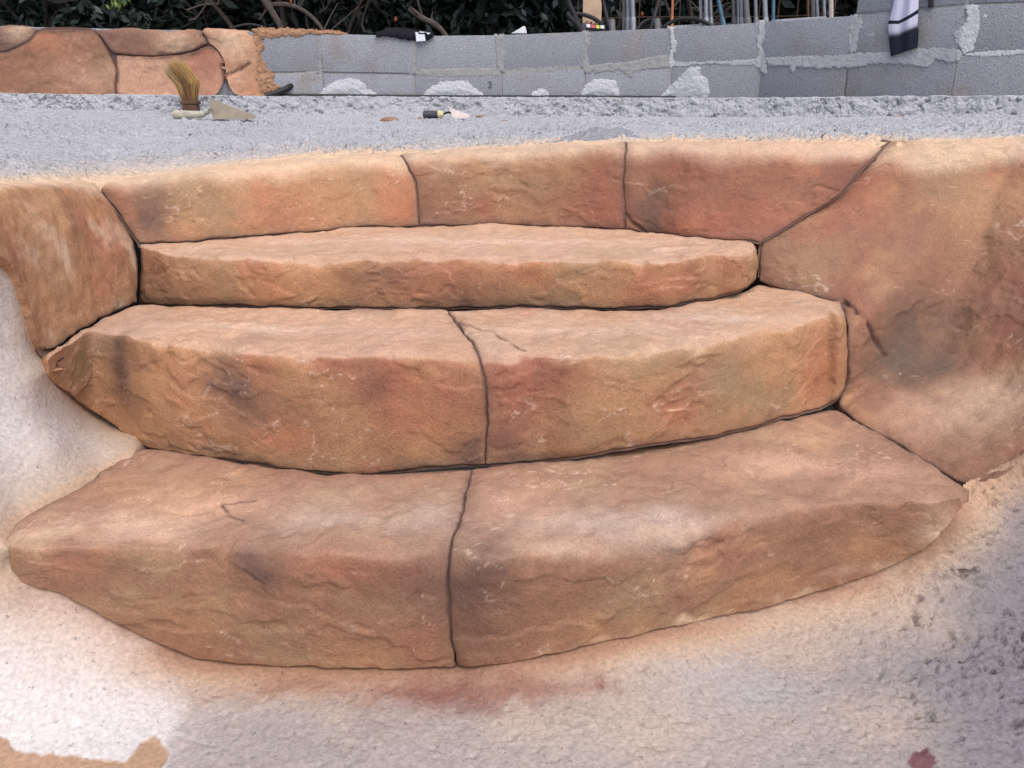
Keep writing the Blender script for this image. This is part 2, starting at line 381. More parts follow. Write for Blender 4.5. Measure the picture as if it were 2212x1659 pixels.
    me = mesh_np(name, Vp.reshape(-1, 3), F, cp.reshape(-1, 3)); o = link(name, me, mat or M['rock'], parent)
    if label: o['label'] = label
    return o
def backing(name, parent, off=0.0048, ext=0.005, step=6):
    Vs, Fs, k = [], [], 0
    for V, n, rl in BACK:
        n0, m0 = V.shape[:2]; i = np.unique(np.r_[np.arange(0 if rl[0] else 34, n0 - (0 if rl[1] else 9), step), n0 - (1 if rl[1] else 9)]); j = np.unique(np.r_[np.arange(0 if rl[2] else 22, m0 - (0 if rl[3] else 9), step), m0 - (1 if rl[3] else 9)])
        As, At = arc(V, 0), arc(V, 1); dj = np.minimum.reduce([a_ for a_, k_ in ((As, rl[0]), (As[-1:] - As, rl[1]), (At, rl[2]), (At[:, -1:] - At, rl[3])) if k_])
        W = (V - n * (off + 0.045 * sstep(0.006, 0.05, dj))[..., None])[np.ix_(i, j)]
        def ext_(W, ax, e0, e1):
            W = np.moveaxis(W, ax, 0); a = W[0] - W[1]; b = W[-1] - W[-2]
            a = a / (np.linalg.norm(a, axis=-1, keepdims=True) + 1e-9) * ext * e0; b = b / (np.linalg.norm(b, axis=-1, keepdims=True) + 1e-9) * ext * e1
            return np.moveaxis(np.concatenate([(W[0] + a)[None], W, (W[-1] + b)[None]]), 0, ax)
        W = ext_(ext_(W, 0, rl[0] + .01, rl[1] + .01), 1, rl[2] + .01, rl[3] + .01); sg = normals(W)[1]
        Vs.append(W.reshape(-1, 3)); Fs.append(grid_faces(W.shape[0], W.shape[1], sg < 0) + k); k += len(Vs[-1])
    BACK.clear()
    return link(name, mesh_np(name, np.vstack(Vs), np.vstack(Fs)), M['joint'], parent)

def mid(a, b, f=0.5): return a + (b - a) * f
def step_ribs(rows, zb, ze, dy=0.0):
    """rows: (back uv, edge uv, base uv) or with extra mid points (back, mid, edge, mid, base); optional 'Y' override dict"""
    out = []
    for row in rows:
        ov = row[-1] if isinstance(row[-1], dict) else {}
        p = [q for q in row if not isinstance(q, dict)]
        if len(p) == 3: bk, ed, bs = p; m1 = m2 = None
        else: bk, m1, ed, m2, bs = p
        B = PY(*bk, ov['b']) if 'b' in ov else PZ(*bk, zb)
        Ed = PY(*ed, ov['e']) if 'e' in ov else PZ(*ed, ze)
        G = PY(*bs, ov.get('g', Ed[1] + dy))
        A1 = mid(B, Ed) if m1 is None else PZ(*m1, 0.5 * (B[2] + Ed[2]) - EYE)
        A2 = mid(Ed, G) if m2 is None else PY(*m2, 0.5 * (Ed[1] + G[1]))
        out.append([B, A1, Ed, A2, G])
    return out
T1B, T1E, T2B, T2E, T3B, T3E = -.363, -.366, -.475, -.478, -.700, -.706
step1 = step_ribs([
 ((302, 529), (306, 537), (300, 656)), ((345, 526), (350, 546), (350, 659)), ((430, 521), (420, 556), (420, 661)), ((540, 511), (520, 562), (520, 660)),
 ((640, 502), (620, 566), (600, 664)), ((760, 494), (740, 561), (740, 666)), ((880, 489), (860, 557), (860, 667)), ((1000, 488), (980, 553), (980, 667)),
 ((1100, 486), (1100, 560), (1100, 661)), ((1220, 491), (1220, 563), (1220, 663)), ((1340, 498), (1340, 564), (1340, 668)), ((1440, 504), (1430, 565), (1440, 665)),
 ((1500, 512), (1490, 560), (1490, 654)), ((1560, 516), (1545, 552), (1550, 640)), ((1605, 519), (1595, 548), (1600, 630), {'e': 1.83, 'g': 1.85}),
 ((1630, 526), (1624, 558), (1620, 622), {'b': 1.98, 'e': 1.88, 'g': 1.90}), ((1637, 543), (1637, 573), (1634, 603), {'b': 1.985, 'e': 1.95, 'g': 1.95})], T1B, T1E, 0.012)
seam2 = ((968, 671), (1000, 716), (1044, 774), (1054, 868), (1046, 1004))
step2l = step_ribs([
 ((80, 774), (80, 786), (78, 806), {'b': 1.465, 'e': 1.445, 'g': 1.445}), ((103, 764), (104, 777), (102, 803)), ((125, 749), (125, 762), (124, 827)), ((155, 730), (155, 742), (155, 854)), ((195, 704), (196, 717), (200, 888)), ((240, 680), (238, 718), (255, 925)),
 ((298, 657), (295, 733), (315, 968)), ((360, 660), (385, 751), (400, 978)), ((450, 660), (470, 755), (490, 994)), ((560, 664), (570, 766), (590, 1010)),
 ((680, 667), (680, 770), (700, 1023)), ((800, 668), (790, 767), (800, 1023)), ((900, 668), (900, 770), (910, 1016)), seam2], T2B, T2E, 0.0)
step2r = step_ribs([
 seam2, ((1040, 672), (1092, 776), (1100, 1001)), ((1110, 664), (1145, 765), (1160, 997)), ((1220, 666), (1230, 772), (1250, 987)), ((1340, 670), (1350, 770), (1350, 971)),
 ((1430, 669), (1450, 755), (1450, 955)), ((1490, 656), (1540, 740), (1550, 939)), ((1560, 641), (1640, 718), (1650, 915)), ((1610, 630), (1720, 702), (1730, 893)),
 ((1640, 613), (1785, 682), (1785, 878)), ((1720, 630), (1815, 676), (1814, 862), {'e': 1.69, 'g': 1.70}), ((1815, 651), (1832, 692), (1831, 838), {'b': 1.82, 'e': 1.74, 'g': 1.74})], T2B, T2E, 0.0)
seam3 = ((1020, 1014), (1003, 1090), (969, 1196), (966, 1300), (985, 1438))
step3l = step_ribs([
 ((16, 1157), (19, 1180), (24, 1227)), ((38, 1122), (40, 1192), (42, 1252)), ((72, 1103), (85, 1192), (74, 1271)), ((120, 1080), (130, 1186), (129, 1282)), ((168, 1056), (190, 1184), (160, 1297)),
 ((230, 1014), (260, 1184), (225, 1329)), ((302, 967), (330, 1188), (326, 1386)), ((400, 979), (430, 1184), (421, 1422)), ((500, 996), (520, 1190), (508, 1434)), ((600, 1012), (610, 1200), (620, 1439)),
 ((710, 1025), (710, 1205), (747, 1442)), ((810, 1025), (810, 1208), (850, 1442)), ((920, 1018), (890, 1206), (920, 1441)), seam3], T3B, T3E, 0.0)
step3r = step_ribs([
 seam3, ((1100, 1003), (1060, 1212), (1070, 1434)), ((1200, 996), (1160, 1196), (1180, 1416)), ((1300, 981), (1300, 1186), (1300, 1391)), ((1400, 964), (1400, 1168), (1400, 1365)),
 ((1500, 949), (1500, 1150), (1500, 1343)), ((1600, 930), (1610, 1119), (1600, 1325)), ((1700, 905), (1705, 1103), (1700, 1302)), ((1805, 880), (1800, 1092), (1798, 1271)),
 ((1870, 922), (1865, 1084), (1894, 1242)), ((1960, 972), (1940, 1084), (1966, 1204)), ((2040, 1020), (2010, 1086), (2040, 1145)), ((2092, 1056), (2075, 1076), (2080, 1094))], T3B, T3E, 0.0)
def wall_ribs(rows):
    """(lip, crest, base) or (lip, crest, mid, base); base on the top tread, face leaning slightly back"""
    out = []
    for r_ in rows:
        base = PZ(*r_[-1], T1B); Y = base[1]; crest = PY(*r_[1], Y + 0.035); lip = PY(*r_[0], Y + 0.11)
        m = mid(crest, base) if len(r_) == 3 else PY(*r_[2], Y + 0.018)
        out.append([lip, crest, m, base])
    return out
seamA = ((862, 333), (874, 344), (901, 398), (905, 487)); seamB = ((1353, 305), (1352, 319), (1346, 400), (1352, 498)); seamC = ((1925, 305), (1880, 345), (1803, 430), (1640, 522))
wall1 = wall_ribs([((205, 393), (214, 402), (300, 527)), ((290, 383), (300, 396), (345, 525)), ((400, 370), (410, 385), (430, 520)), ((520, 355), (520, 372), (540, 510)), ((640, 342), (640, 358), (660, 500)), ((760, 334), (760, 350), (780, 492)), seamA])
wall2 = wall_ribs([seamA, ((950, 328), (950, 343), (970, 487)), ((1050, 322), (1050, 338), (1060, 486)), ((1150, 315), (1150, 330), (1140, 487)), ((1260, 308), (1260, 322), (1250, 492)), seamB])
wall3 = wall_ribs([seamB, ((1450, 306), (1440, 322), (1420, 502)), ((1560, 307), (1550, 328), (1490, 511)), ((1680, 306), (1670, 333), (1550, 515)), ((1800, 305), (1780, 343), (1600, 518)), seamC])
def fan_ribs(rows, lipY, baseY):
    out = []
    for r_, ly, by in zip(rows, lipY, baseY):
        fr = (0.0, 0.10, 0.40, 0.72, 1.0)
        out.append([PY(*q, ly + (by - ly) * f) for q, f in zip(r_, fr)])
    return out
right_rows = [((1928, 305), (1883, 346), (1790, 440), (1642, 523), (1638, 608)), ((1990, 304), (1960, 342), (1880, 450), (1760, 545), (1720, 631)), ((2060, 303), (2040, 340), (1970, 460), (1880, 560), (1818, 651)),
 ((2110, 302), (2095, 340), (2030, 480), (1930, 620), (1836, 720)), ((2150, 301), (2140, 340), (2080, 500), (1980, 680), (1834, 835)), ((2180, 300), (2175, 340), (2120, 520), (2020, 740), (1805, 878)),
 ((2210, 299), (2205, 340), (2160, 540), (2080, 780), (1880, 927)), ((2250, 298), (2245, 340), (2210, 560), (2140, 820), (1975, 980)), ((2300, 298), (2295, 340), (2270, 580), (2210, 850), (2095, 1055)),
 ((2380, 298), (2375, 340), (2350, 580), (2310, 820), (2215, 993)), ((2560, 298), (2555, 340), (2540, 560), (2510, 760), (2440, 900))]
right = fan_ribs(right_rows, [2.10, 2.12, 2.12, 2.12, 2.12, 2.11, 2.10, 2.08, 2.05, 2.0, 1.9], [2.0, 1.94, 1.84, 1.73, 1.73, 1.72, 1.59, 1.48, 1.34, 1.34, 1.30])
left_rows = [((200, 393), (212, 402), (255, 462), (298, 530), (297, 654)), ((150, 394), (160, 403), (190, 470), (225, 560), (240, 679)), ((110, 395), (118, 404), (140, 480), (165, 590), (190, 704)),
 ((75, 396), (80, 405), (95, 490), (115, 610), (150, 731)), ((40, 397), (44, 406), (55, 490), (75, 610), (97, 766)), ((20, 398), (24, 407), (36, 484), (54, 590), (73, 712)),
 ((-2, 398), (2, 407), (14, 472), (32, 550), (61, 650)), ((-28, 399), (-26, 408), (-10, 462), (12, 520), (47, 598)), ((-80, 400), (-78, 409), (-60, 450), (-34, 492), (0, 552)), ((-300, 410), (-295, 418), (-280, 440), (-270, 460), (-250, 500))]
left = [[PX(*q, x) for q, x in zip(r_, (-1.06, -1.02, -.985, -.957, -.928) if i_ < 2 else (-1.06, -1.01, -.965, -.938, -.920))] for i_, r_ in enumerate(left_rows)]

rk = thing('rock_steps', 'carved faux-rock pool steps stained ochre and rust with dark joints', 'steps')
stone('stone_block', 'long left block of the curved back wall, ochre with a dark purple-brown smudge', wall1, ('ochre', 'olive', 'orange'), [
 (320, 462, 34, 46, 'umber', .85), (262, 432, 26, 40, 'rust', .6), (245, 480, 20, 40, 'orange', .5), (700, 430, 130, 60, 'ochre', .6), (868, 440, 40, 50, 'orange', .85), (450, 420, 90, 40, 'olive', .6), (600, 470, 90, 22, 'rust', .5), ], roll=(1, 1, 0, 1), parent=rk, seed=1, crest=.095)
stone('stone_block', 'middle block of the curved back wall, brown and rust below a pale crest', wall2, ('brown', 'ochre', 'rust'), [
 (960, 420, 60, 50, 'brown', .6), (1160, 425, 110, 34, 'brown', .7), (1295, 425, 60, 70, 'rust', .8), (1090, 395, 120, 22, 'olive', .6), (1180, 345, 90, 22, 'ochre', .6), (930, 470, 40, 20, 'umber', .4)], roll=(1, 1, 0, 1), parent=rk, seed=2, crest=.095)
stone('stone_block', 'right block of the curved back wall with a dark grey corner and short crack', wall3, ('rust', 'brown', 'orange'), [
 (1408, 460, 36, 44, 'umber', .9), (1400, 478, 22, 24, 'char', .7), (1375, 380, 34, 60, 'brown', .8), (1570, 400, 120, 50, 'brown', .6), (1490, 485, 40, 24, 'orange', .7), (1740, 400, 60, 50, 'brown', .7), (1640, 470, 60, 30, 'rust', .6), (1830, 400, 40, 40, 'umber', .5)],
 cracks=[([(1352, 465), (1372, 488), (1392, 501)], .005, .007)], roll=(1, 1, 0, 1), parent=rk, seed=3, crest=.095)
stone('stone_block', 'large right side block flaring up to the deck, olive with a dark smudge', right, ('brown', 'rust', 'ochre'), [
 (2110, 880, 150, 80, 'sand', .5), (1960, 900, 90, 60, 'pink', .55), (1860, 440, 60, 60, 'rust', .75), (1900, 360, 50, 30, 'rust', .5), (1750, 580, 80, 50, 'olive', .5), (1690, 600, 40, 30, 'brown', .4), (2000, 560, 90, 60, 'brown', .8), (2150, 440, 110, 70, 'ochre', .5), (2160, 745, 90, 26, 'rust', .6), (2030, 690, 80, 60, 'brown', .8), (1870, 800, 30, 60, 'brown', .6), (2000, 720, 70, 50, 'umber', .7), (1955, 775, 60, 50, 'char', .95)],
 cracks=[([(1822, 652), (1850, 675), (1880, 705), (1895, 740), (1912, 768)], .006, .010)], roll=(1, 0, 0, 1), parent=rk, seed=4, crest=.095, amp=.8, jt1=(1, 1, 1, 1, 1, 1, 1, 1, .6, 0, 0), bk=(1, 0, 0, 0))
stone('stone_block', 'left side block with a sloping lower edge above the white plaster, even ochre', left, ('ochre', 'orange', 'sand'), [
 (150, 480, 60, 50, 'ochre', .6), (240, 450, 26, 60, 'orange', .6), (170, 690, 60, 40, 'ochre', .7), (120, 590, 60, 40, 'olive', .5), (270, 560, 20, 70, 'brown', .25)], roll=(1, 0, 0, 1), parent=rk, seed=5, crest=.075, jt1=(1, 1, 1, 1, .9, .2, .1, .1, .1, .1), bk=(1, 0, 0, 0), depth=.022, amp=.4, lines=.4)
stone('stone_block', 'single long slab of the narrow top step', step1, ('ochre', 'olive', 'orange'), [
 (345, 590, 46, 36, 'brown', .8), (600, 615, 90, 34, 'ochre', .6), (830, 588, 70, 26, 'umber', .7), (960, 600, 90, 36, 'rust', .8), (900, 640, 110, 20, 'orange', .7), (1150, 595, 70, 30, 'orange', .7), (1270, 600, 90, 26, 'olive', .7), (1400, 620, 80, 34, 'orange', .8), (1490, 590, 44, 26, 'rust', .7), (1590, 590, 40, 40, 'orange', .8), (1000, 655, 40, 12, 'umber', .6), (480, 640, 90, 16, 'rust', .4), (1000, 520, 420, 26, 'dust', .85), (1480, 540, 60, 20, 'dust', .8)], parent=rk, seed=6, dust_sheen=.7)
stone('stone_block', 'left block of the middle step with dark streaks on its face', step2l, ('ochre', 'brown', 'orange'), [
 (268, 790, 38, 70, 'umber', .85), (505, 850, 50, 50, 'umber', .8), (735, 800, 80, 36, 'rust', .8), (830, 860, 44, 60, 'rust', .9), (810, 830, 30, 30, 'umber', .5), (640, 920, 120, 60, 'brown', .6), (890, 920, 70, 50, 'orange', .7), (985, 840, 60, 50, 'rust', .8), (1010, 970, 30, 30, 'umber', .7), (170, 800, 60, 40, 'olive', .8), (590, 960, 90, 26, 'orange', .8), (400, 930, 70, 40, 'brown', .7), (600, 710, 260, 30, 'dust', .8), (850, 715, 130, 26, 'pink', .7), (400, 860, 60, 60, 'ochre', .5)], parent=rk, seed=7, dust_sheen=.6, roll=(0, 1, 1, 1), jt1=(.1, .1, .1, .1, .1, .2, .7, 1, 1, 1, 1, 1, 1, 1))
stone('stone_block', 'right block of the middle step with a forked crack on its tread', step2r, ('ochre', 'rust', 'olive'), [
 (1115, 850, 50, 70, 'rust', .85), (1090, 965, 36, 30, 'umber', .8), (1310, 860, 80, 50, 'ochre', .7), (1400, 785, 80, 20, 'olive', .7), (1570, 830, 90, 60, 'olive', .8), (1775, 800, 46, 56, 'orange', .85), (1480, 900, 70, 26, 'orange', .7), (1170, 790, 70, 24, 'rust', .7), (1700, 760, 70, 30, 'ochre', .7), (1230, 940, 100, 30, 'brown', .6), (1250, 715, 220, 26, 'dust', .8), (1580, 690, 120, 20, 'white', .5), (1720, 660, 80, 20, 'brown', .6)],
 cracks=[([(985, 700), (1030, 712), (1080, 730), (1135, 755)], .0038, .006)], parent=rk, seed=8, dust_sheen=.6)
stone('stone_block', 'left block of the wide bottom step tapering to a rounded tip', step3l, ('brown', 'ochre', 'olive'), [
 (690, 1125, 120, 40, 'white', .34), (920, 1120, 70, 50, 'white', .40), (300, 1130, 140, 40, 'dust', .7), (450, 1080, 120, 40, 'pink', .7), (260, 1015, 70, 30, 'brown', .7), (700, 1045, 260, 16, 'brown', .8), (160, 1215, 60, 26, 'orange', .7), (320, 1225, 80, 26, 'olive', .7), (560, 1228, 50, 34, 'umber', .85), (790, 1240, 100, 26, 'rust', .8), (700, 1340, 160, 50, 'brown', .7), (915, 1260, 50, 60, 'umber', .55), (400, 1330, 110, 50, 'ochre', .6), (650, 1425, 220, 14, 'olive', .7), (90, 1150, 60, 30, 'sand', .7), (900, 1380, 60, 40, 'rust', .5), (560, 1370, 90, 30, 'olive', .5)],  # the white blobs are tread sheen put into the colour
 cracks=[([(478, 1085), (495, 1108), (525, 1118)], .003, .004), ([(480, 1082), (550, 1080)], .003, .003)], parent=rk, seed=9, dust_sheen=.25, roll=(0, 1, 1, 0))
stone('stone_block', 'right block of the wide bottom step with pale sheen painted on its tread', step3r, ('brown', 'olive', 'ochre'), [
 (1340, 1130, 230, 50, 'white', .45), (1230, 1195, 130, 16, 'sand', .45), (1110, 1080, 80, 50, 'pink', .7), (1180, 1030, 160, 30, 'brown', .7), (1700, 1000, 140, 40, 'pink', .8), (1550, 960, 200, 24, 'brown', .5), (1900, 1020, 80, 40, 'pink', .7), (1040, 1280, 70, 80, 'umber', .75), (1190, 1360, 90, 50, 'brown', .8), (1380, 1290, 110, 40, 'olive', .8), (1570, 1180, 90, 22, 'rust', .7), (1480, 1180, 60, 14, 'umber', .6), (1760, 1150, 100, 40, 'brown', .7), (1450, 1350, 140, 24, 'olive', .8), (1900, 1180, 90, 40, 'ochre', .7), (1650, 1260, 120, 40, 'ochre', .7), (1300, 1386, 120, 12, 'sand', .4), (1500, 1338, 120, 12, 'sand', .5), (1700, 1298, 120, 12, 'sand', .55), (1880, 1240, 90, 12, 'sand', .55), (2040, 1130, 60, 26, 'sand', .6)], parent=rk, seed=10, dust_sheen=.25, roll=(1, 0, 1, 0))  # white blob paints the sky sheen on this tread
backing('joint_mortar', rk)

# ------------------------------------------------------------------ pool shell (floor and coved sides)
ctl = []
for rr_ in step3l[:1]: ctl += rr_
ctl += [r_[-1] for r_ in step3l] + [r_[-1] for r_ in step3r] + [r_[0] for r_ in step3l[1:7]] + [r_[-1] for r_ in step2l[1:7]] + [r_[-1] for r_ in left[4:]] + [r_[-1] for r_ in right[8:]]
ctl += [PX(0, 700, -.935), PX(0, 900, -.92), PX(0, 1050, -.90), PX(-300, 700, -.96), PX(-300, 1000, -.94), PX(-700, 700, -1.0), PX(-700, 1200, -.98), PX(0, 1330, -.85), PX(-300, 1330, -.90), PZ(0, 1480, -.885), PZ(-300, 1600, -.90), PX(130, 960, -.86)]
FZ = -0.932
for u, v in ((300, 1560), (0, 1659), (700, 1560), (1106, 1600), (1500, 1500), (1900, 1500), (2212, 1600), (300, 1900), (1106, 1900), (2000, 1900), (0, 2500), (1106, 2600), (2212, 2600), (-600, 2400), (2900, 2400), (-700, 1850)): ctl.append(PZ(u, v, FZ if v > 1520 else FZ + .006))
ctl += [PY(2212, 1150, 1.27), PY(2212, 1300, 1.19), PZ(2212, 1440, -.90), PY(2600, 1100, 1.20), PY(2600, 1400, 1.02), PZ(2800, 1800, -.92), PY(3100, 1100, 1.05), PY(3100, 1500, .9)]
ctl = np.array(ctl); cu, cv, cd = proj(ctl)
def tps_fit(x, y, z, lam=2e-4):
    X = np.stack([x, y], 1); d2 = ((X[:, None] - X[None]) ** 2).sum(-1); K = 0.5 * d2 * np.log(d2 + 1e-9); n = len(x)
    Pm = np.c_[np.ones(n), X]; A = np.zeros((n + 3, n + 3)); A[:n, :n] = K + lam * np.eye(n); A[:n, n:] = Pm; A[n:, :n] = Pm.T
    s = np.linalg.solve(A, np.r_[z, 0, 0, 0])
    def ev(a, b):
        q = np.stack([a, b], -1); e = ((q[..., None, :] - X) ** 2).sum(-1)
        return (0.5 * e * np.log(e + 1e-9)) @ s[:n] + s[n] + s[n + 1] * a + s[n + 2] * b
    return ev
shell_inv = tps_fit(cu / 1000, cv / 1000, 1 / cd, 4e-5)
gu = np.unique(np.r_[np.linspace(-700, -40, 70), np.linspace(-40, 2260, 470), np.linspace(2260, 3000, 80)])
gv = np.unique(np.r_[np.linspace(430, 900, 70), np.linspace(900, 1700, 230), np.linspace(1700, 2500, 70)])
GU, GV = np.meshgrid(gu, gv, indexing='ij')
inv = np.concatenate([shell_inv(GU[i:i + 64] / 1000, GV[i:i + 64] / 1000) for i in range(0, len(gu), 64)])
inv = np.clip(inv, 0.3, 3.2)
dirs = np.stack([(GU - CX) / FPX, CP + (CY - GV) / FPX * SP, -SP + (CY - GV) / FPX * CP], -1)
SV = dirs / inv[..., None]; SV[..., 2] += EYE
sn, ssg = normals(SV)
def shell_pt(u, v): t = 1 / shell_inv(np.array([u / 1000.]), np.array([v / 1000.]))[0]; p = ray(u, v) * t; p[2] += EYE; return p
SC = {k: lin(v) for k, v in dict(grey=(168, 159, 156), white=(213, 210, 212), cream=(192, 174, 157), pinkw=(198, 182, 176), dark=(126, 122, 129), mid=(158, 152, 153), sand=(188, 154, 126), rust=(138, 98, 88),
      brown=(150, 114, 96), tan=(174, 142, 116), wine=(110, 66, 70), blue=(164, 165, 173)).items()}
col = SC['grey'][None, None] * np.ones(SV.shape); rough = np.full(SV.shape[:2], 0.62)
wn_ = SV + 0.085 * np.stack([fbm(SV, 6, 6, 0.66, 4), fbm(SV, 6, 6, 0.66, 14), fbm(SV, 6, 6, 0.66, 24)], -1)
big = fbm(SV, 4, 4, 0.6, 2)
def sblob(u, v, ru, rv, c, st, hard=0.0, rg=None):
    global col, rough
    p = shell_pt(u, v); dep = proj(p)[2] / FPX; q = wn_ - p
    d = np.sqrt((q[..., 0] / (ru * dep)) ** 2 + (q[..., 1] ** 2 + q[..., 2] ** 2) / (rv * dep * 1.3) ** 2)
    f = st * (np.exp(-d ** 2) if not hard else 1 - sstep(1 - hard, 1 + hard, d)); f = np.clip(f, 0, 1)
    col = col * (1 - f[..., None]) + SC[c] * f[..., None]
    if rg is not None: rough = rough * (1 - f) + rg * f
sblob(2150, 1400, 300, 330, 'dark', .95, 0, 1.0); sblob(2250, 1250, 200, 200, 'dark', .9, 0, 1.0); sblob(2200, 1600, 220, 160, 'dark', .7, 0, 1.0)
sblob(600, 1560, 250, 60, 'mid', .7); sblob(1400, 1560, 260, 70, 'cream', .55); sblob(1250, 1480, 120, 30, 'cream', .4); sblob(1650, 1500, 120, 50, 'blue', .5); sblob(1750, 1400, 130, 40, 'cream', .6); sblob(1900, 1560, 120, 60, 'cream', .5); sblob(1130, 1560, 60, 40, 'cream', .5); sblob(740, 1545, 40, 24, 'cream', .7); sblob(1960, 1330, 90, 60, 'cream', .6); sblob(1500, 1430, 120, 30, 'blue', .5)
for u, v, ru, rv in ((0, 800, 200, 260), (60, 1000, 220, 200), (0, 1350, 260, 200), (150, 1500, 230, 130), (-300, 1000, 300, 700), (-300, 1500, 300, 300)): sblob(u, v, ru, rv, 'white', .97, 0, .12)
# the plaster ends in a ragged line against the bare concrete
wob = np.stack([fbm(SV, 12, 4, 0.62, 40), fbm(SV, 12, 4, 0.62, 50)], -1) * 38
def in_poly(P, soft=3.0):
    """1 inside a survey outline (edges torn by noise)"""
    px, py = GU + wob[..., 0], GV + wob[..., 1]; P = np.array(P, float); r_ = np.zeros(px.shape, bool); dmin = np.full(px.shape, 1e9); j = len(P) - 1
    for i in range(len(P)):
        a, b = P[i], P[j]; r_ ^= ((a[1] > py) != (b[1] > py)) & (px < (b[0] - a[0]) * (py - a[1]) / (b[1] - a[1] + 1e-9) + a[0])
        ab = b - a; t_ = np.clip(((px - a[0]) * ab[0] + (py - a[1]) * ab[1]) / (ab @ ab), 0, 1); dmin = np.minimum(dmin, np.hypot(px - a[0] - t_ * ab[0], py - a[1] - t_ * ab[1])); j = i
    return sstep(-soft, soft, np.where(r_, dmin, -dmin))
f = 0.9 * in_poly([(-900, 300), (330, 900), (330, 1380), (380, 1440), (400, 1500), (385, 1560), (365, 1600), (372, 1700), (300, 2200), (-900, 2300)], 16.0)
col = col * (1 - f[..., None]) + SC['white'] * f[..., None]; rough = rough * (1 - f) + 0.13 * f
# overspray of the stain round the steps
sd_ = seg_dist(SV, [r_[-1] for r_ in step3l] + [r_[-1] for r_ in step3r]); sd2 = seg_dist(SV, [r_[0] for r_ in step3l[:7]]); sd3 = seg_dist(SV, [r_[-1] for r_ in left[2:]] ); sd4 = seg_dist(SV, [r_[-1] for r_ in step2l[1:7]])
for dd, w_, c, st in ((sd_, .085, 'cream', .8), (sd_, .050, 'sand', .85), (sd_, .026, 'brown', .75), (sd2, .09, 'cream', .85), (sd2, .020, 'sand', .7), (sd4, .09, 'cream', .85), (sd4, .018, 'sand', .6), (sd3, .06, 'cream', .8), (sd3, .015, 'sand', .6), (seg_dist(SV, [r_[-1] for r_ in right[8:]]), .06, 'sand', .9)):
    f = st * np.exp(-(dd / (w_ * (1 + 0.6 * big))) ** 2)[..., None]; f = np.clip(f, 0, 1); col = col * (1 - f) + SC[c] * f
sblob(250, 1400, 120, 50, 'pinkw', .7); sblob(120, 1330, 120, 60, 'pinkw', .6)
sblob(700, 1468, 260, 24, 'brown', .8); sblob(930, 1492, 190, 40, 'rust', 1.0); sblob(1120, 1480, 160, 30, 'rust', .7); sblob(1130, 1470, 130, 20, 'brown', .6); sblob(1000, 1525, 90, 14, 'wine', .35); sblob(1310, 1478, 36, 10, 'rust', .8)
sblob(800, 1530, 90, 20, 'mid', .6); sblob(1640, 1330, 220, 30, 'cream', .7); sblob(1950, 1240, 80, 30, 'cream', .6)
f = 0.95 * in_poly([(-300, 1560), (0, 1592), (30, 1612), (120, 1622), (200, 1640), (275, 1640), (300, 1605), (312, 1588), (350, 1580), (368, 1600), (360, 1670), (330, 1760), (-300, 1800)], 2.0)
tanm = f; col = col * (1 - f[..., None]) + SC['tan'] * f[..., None]; rough = rough * (1 - f) + 0.5 * f
sblob(395, 1610, 22, 14, 'pinkw', .8, .2); f = 0.85 * in_poly([(1965, 1622), (1995, 1614), (2022, 1626), (2030, 1645), (2012, 1660), (1985, 1668), (1964, 1652)], 2.0)[..., None]; col = col * (1 - f) + SC['wine'] * f
# relief of the sprayed concrete
rough = rough * (0.15 + 0.85 * sstep(0.0, 0.06, sd_))
tear = fbm(SV, 26, 5, 0.64, 8); rip = fbm(SV + 0.01 * np.stack([fbm(SV, 40, 2, .5, 4)] * 3, -1), 30, 3, 0.55, 18); ripm = sstep(-0.05, 0.3, fbm(SV, 7, 3, .6, 31))
pit = sstep(0.24, 0.40, fbm(SV * np.array([.7, 1., 1.]), 42, 3, 0.6, 55)) * sstep(-.2, .15, ripm + fbm(SV, 5, 2, .5, 3)); stone_ = sstep(0.3, 0.5, fbm(SV, 60, 2, .5, 77))
lump = 0.006 * big + rough * (0.009 * tear - 0.015 * pit + 0.004 * stone_ - 0.009 * ripm * np.exp(-(rip / 0.05) ** 2)) * (0.35 + 0.75 * sstep(.72, 1.0, rough)) + 0.0016 * fbm(SV, 60, 3, .6)
SV2 = SV + sn * (lump - 0.006 + 0.013 * np.exp(-(seg_dist(SV, [r_[-1] for r_ in right[8:]]) / 0.035) ** 2) - 0.004 * tanm - 0.006 * np.exp(-(sd3 / 0.02) ** 2))[..., None]
N_, M_ = SV.shape[:2]; F = grid_faces(N_, M_, ssg < 0)
poly = np.array([(-700, 430), (-250, 490), (0, 547), (44, 590), (58, 645), (68, 706), (94, 752), (124, 758), (126, 806), (150, 832), (180, 855), (220, 884), (270, 920), (330, 966), (310, 976), (238, 1021), (176, 1063), (125, 1088), (78, 1111), (46, 1129), (27, 1158),
  (30, 1182), (36, 1224), (52, 1245), (82, 1262), (135, 1274), (168, 1289), (234, 1321), (334, 1378), (427, 1414), (985, 1428), (1180, 1407), (1300, 1382), (1500, 1334), (1700, 1293), (1797, 1262), (1889, 1233), (1958, 1196), (2033, 1138), (2070, 1090), (2084, 1050), (2215, 984), (2440, 890), (2600, 800), (2600, 200), (-700, 200)], float)
def inside(px, py):
    r_ = np.zeros(px.shape, bool); j = len(poly) - 1
    for i in range(len(poly)):
        a, b = poly[i], poly[j]; c = ((a[1] > py) != (b[1] > py)) & (px < (b[0] - a[0]) * (py - a[1]) / (b[1] - a[1] + 1e-9) + a[0]); r_ ^= c; j = i
    return r_
ins = inside(GU, GV).ravel(); F = F[~ins[F].all(1)]
me = mesh_np('pool_floor', SV2.reshape(-1, 3), F, col.reshape(-1, 3))
a = me.color_attributes.new('Rough', 'FLOAT_COLOR', 'POINT'); rg = np.repeat(rough.reshape(-1, 1), 4, 1); a.data.foreach_set('color', rg.astype(np.float32).ravel())
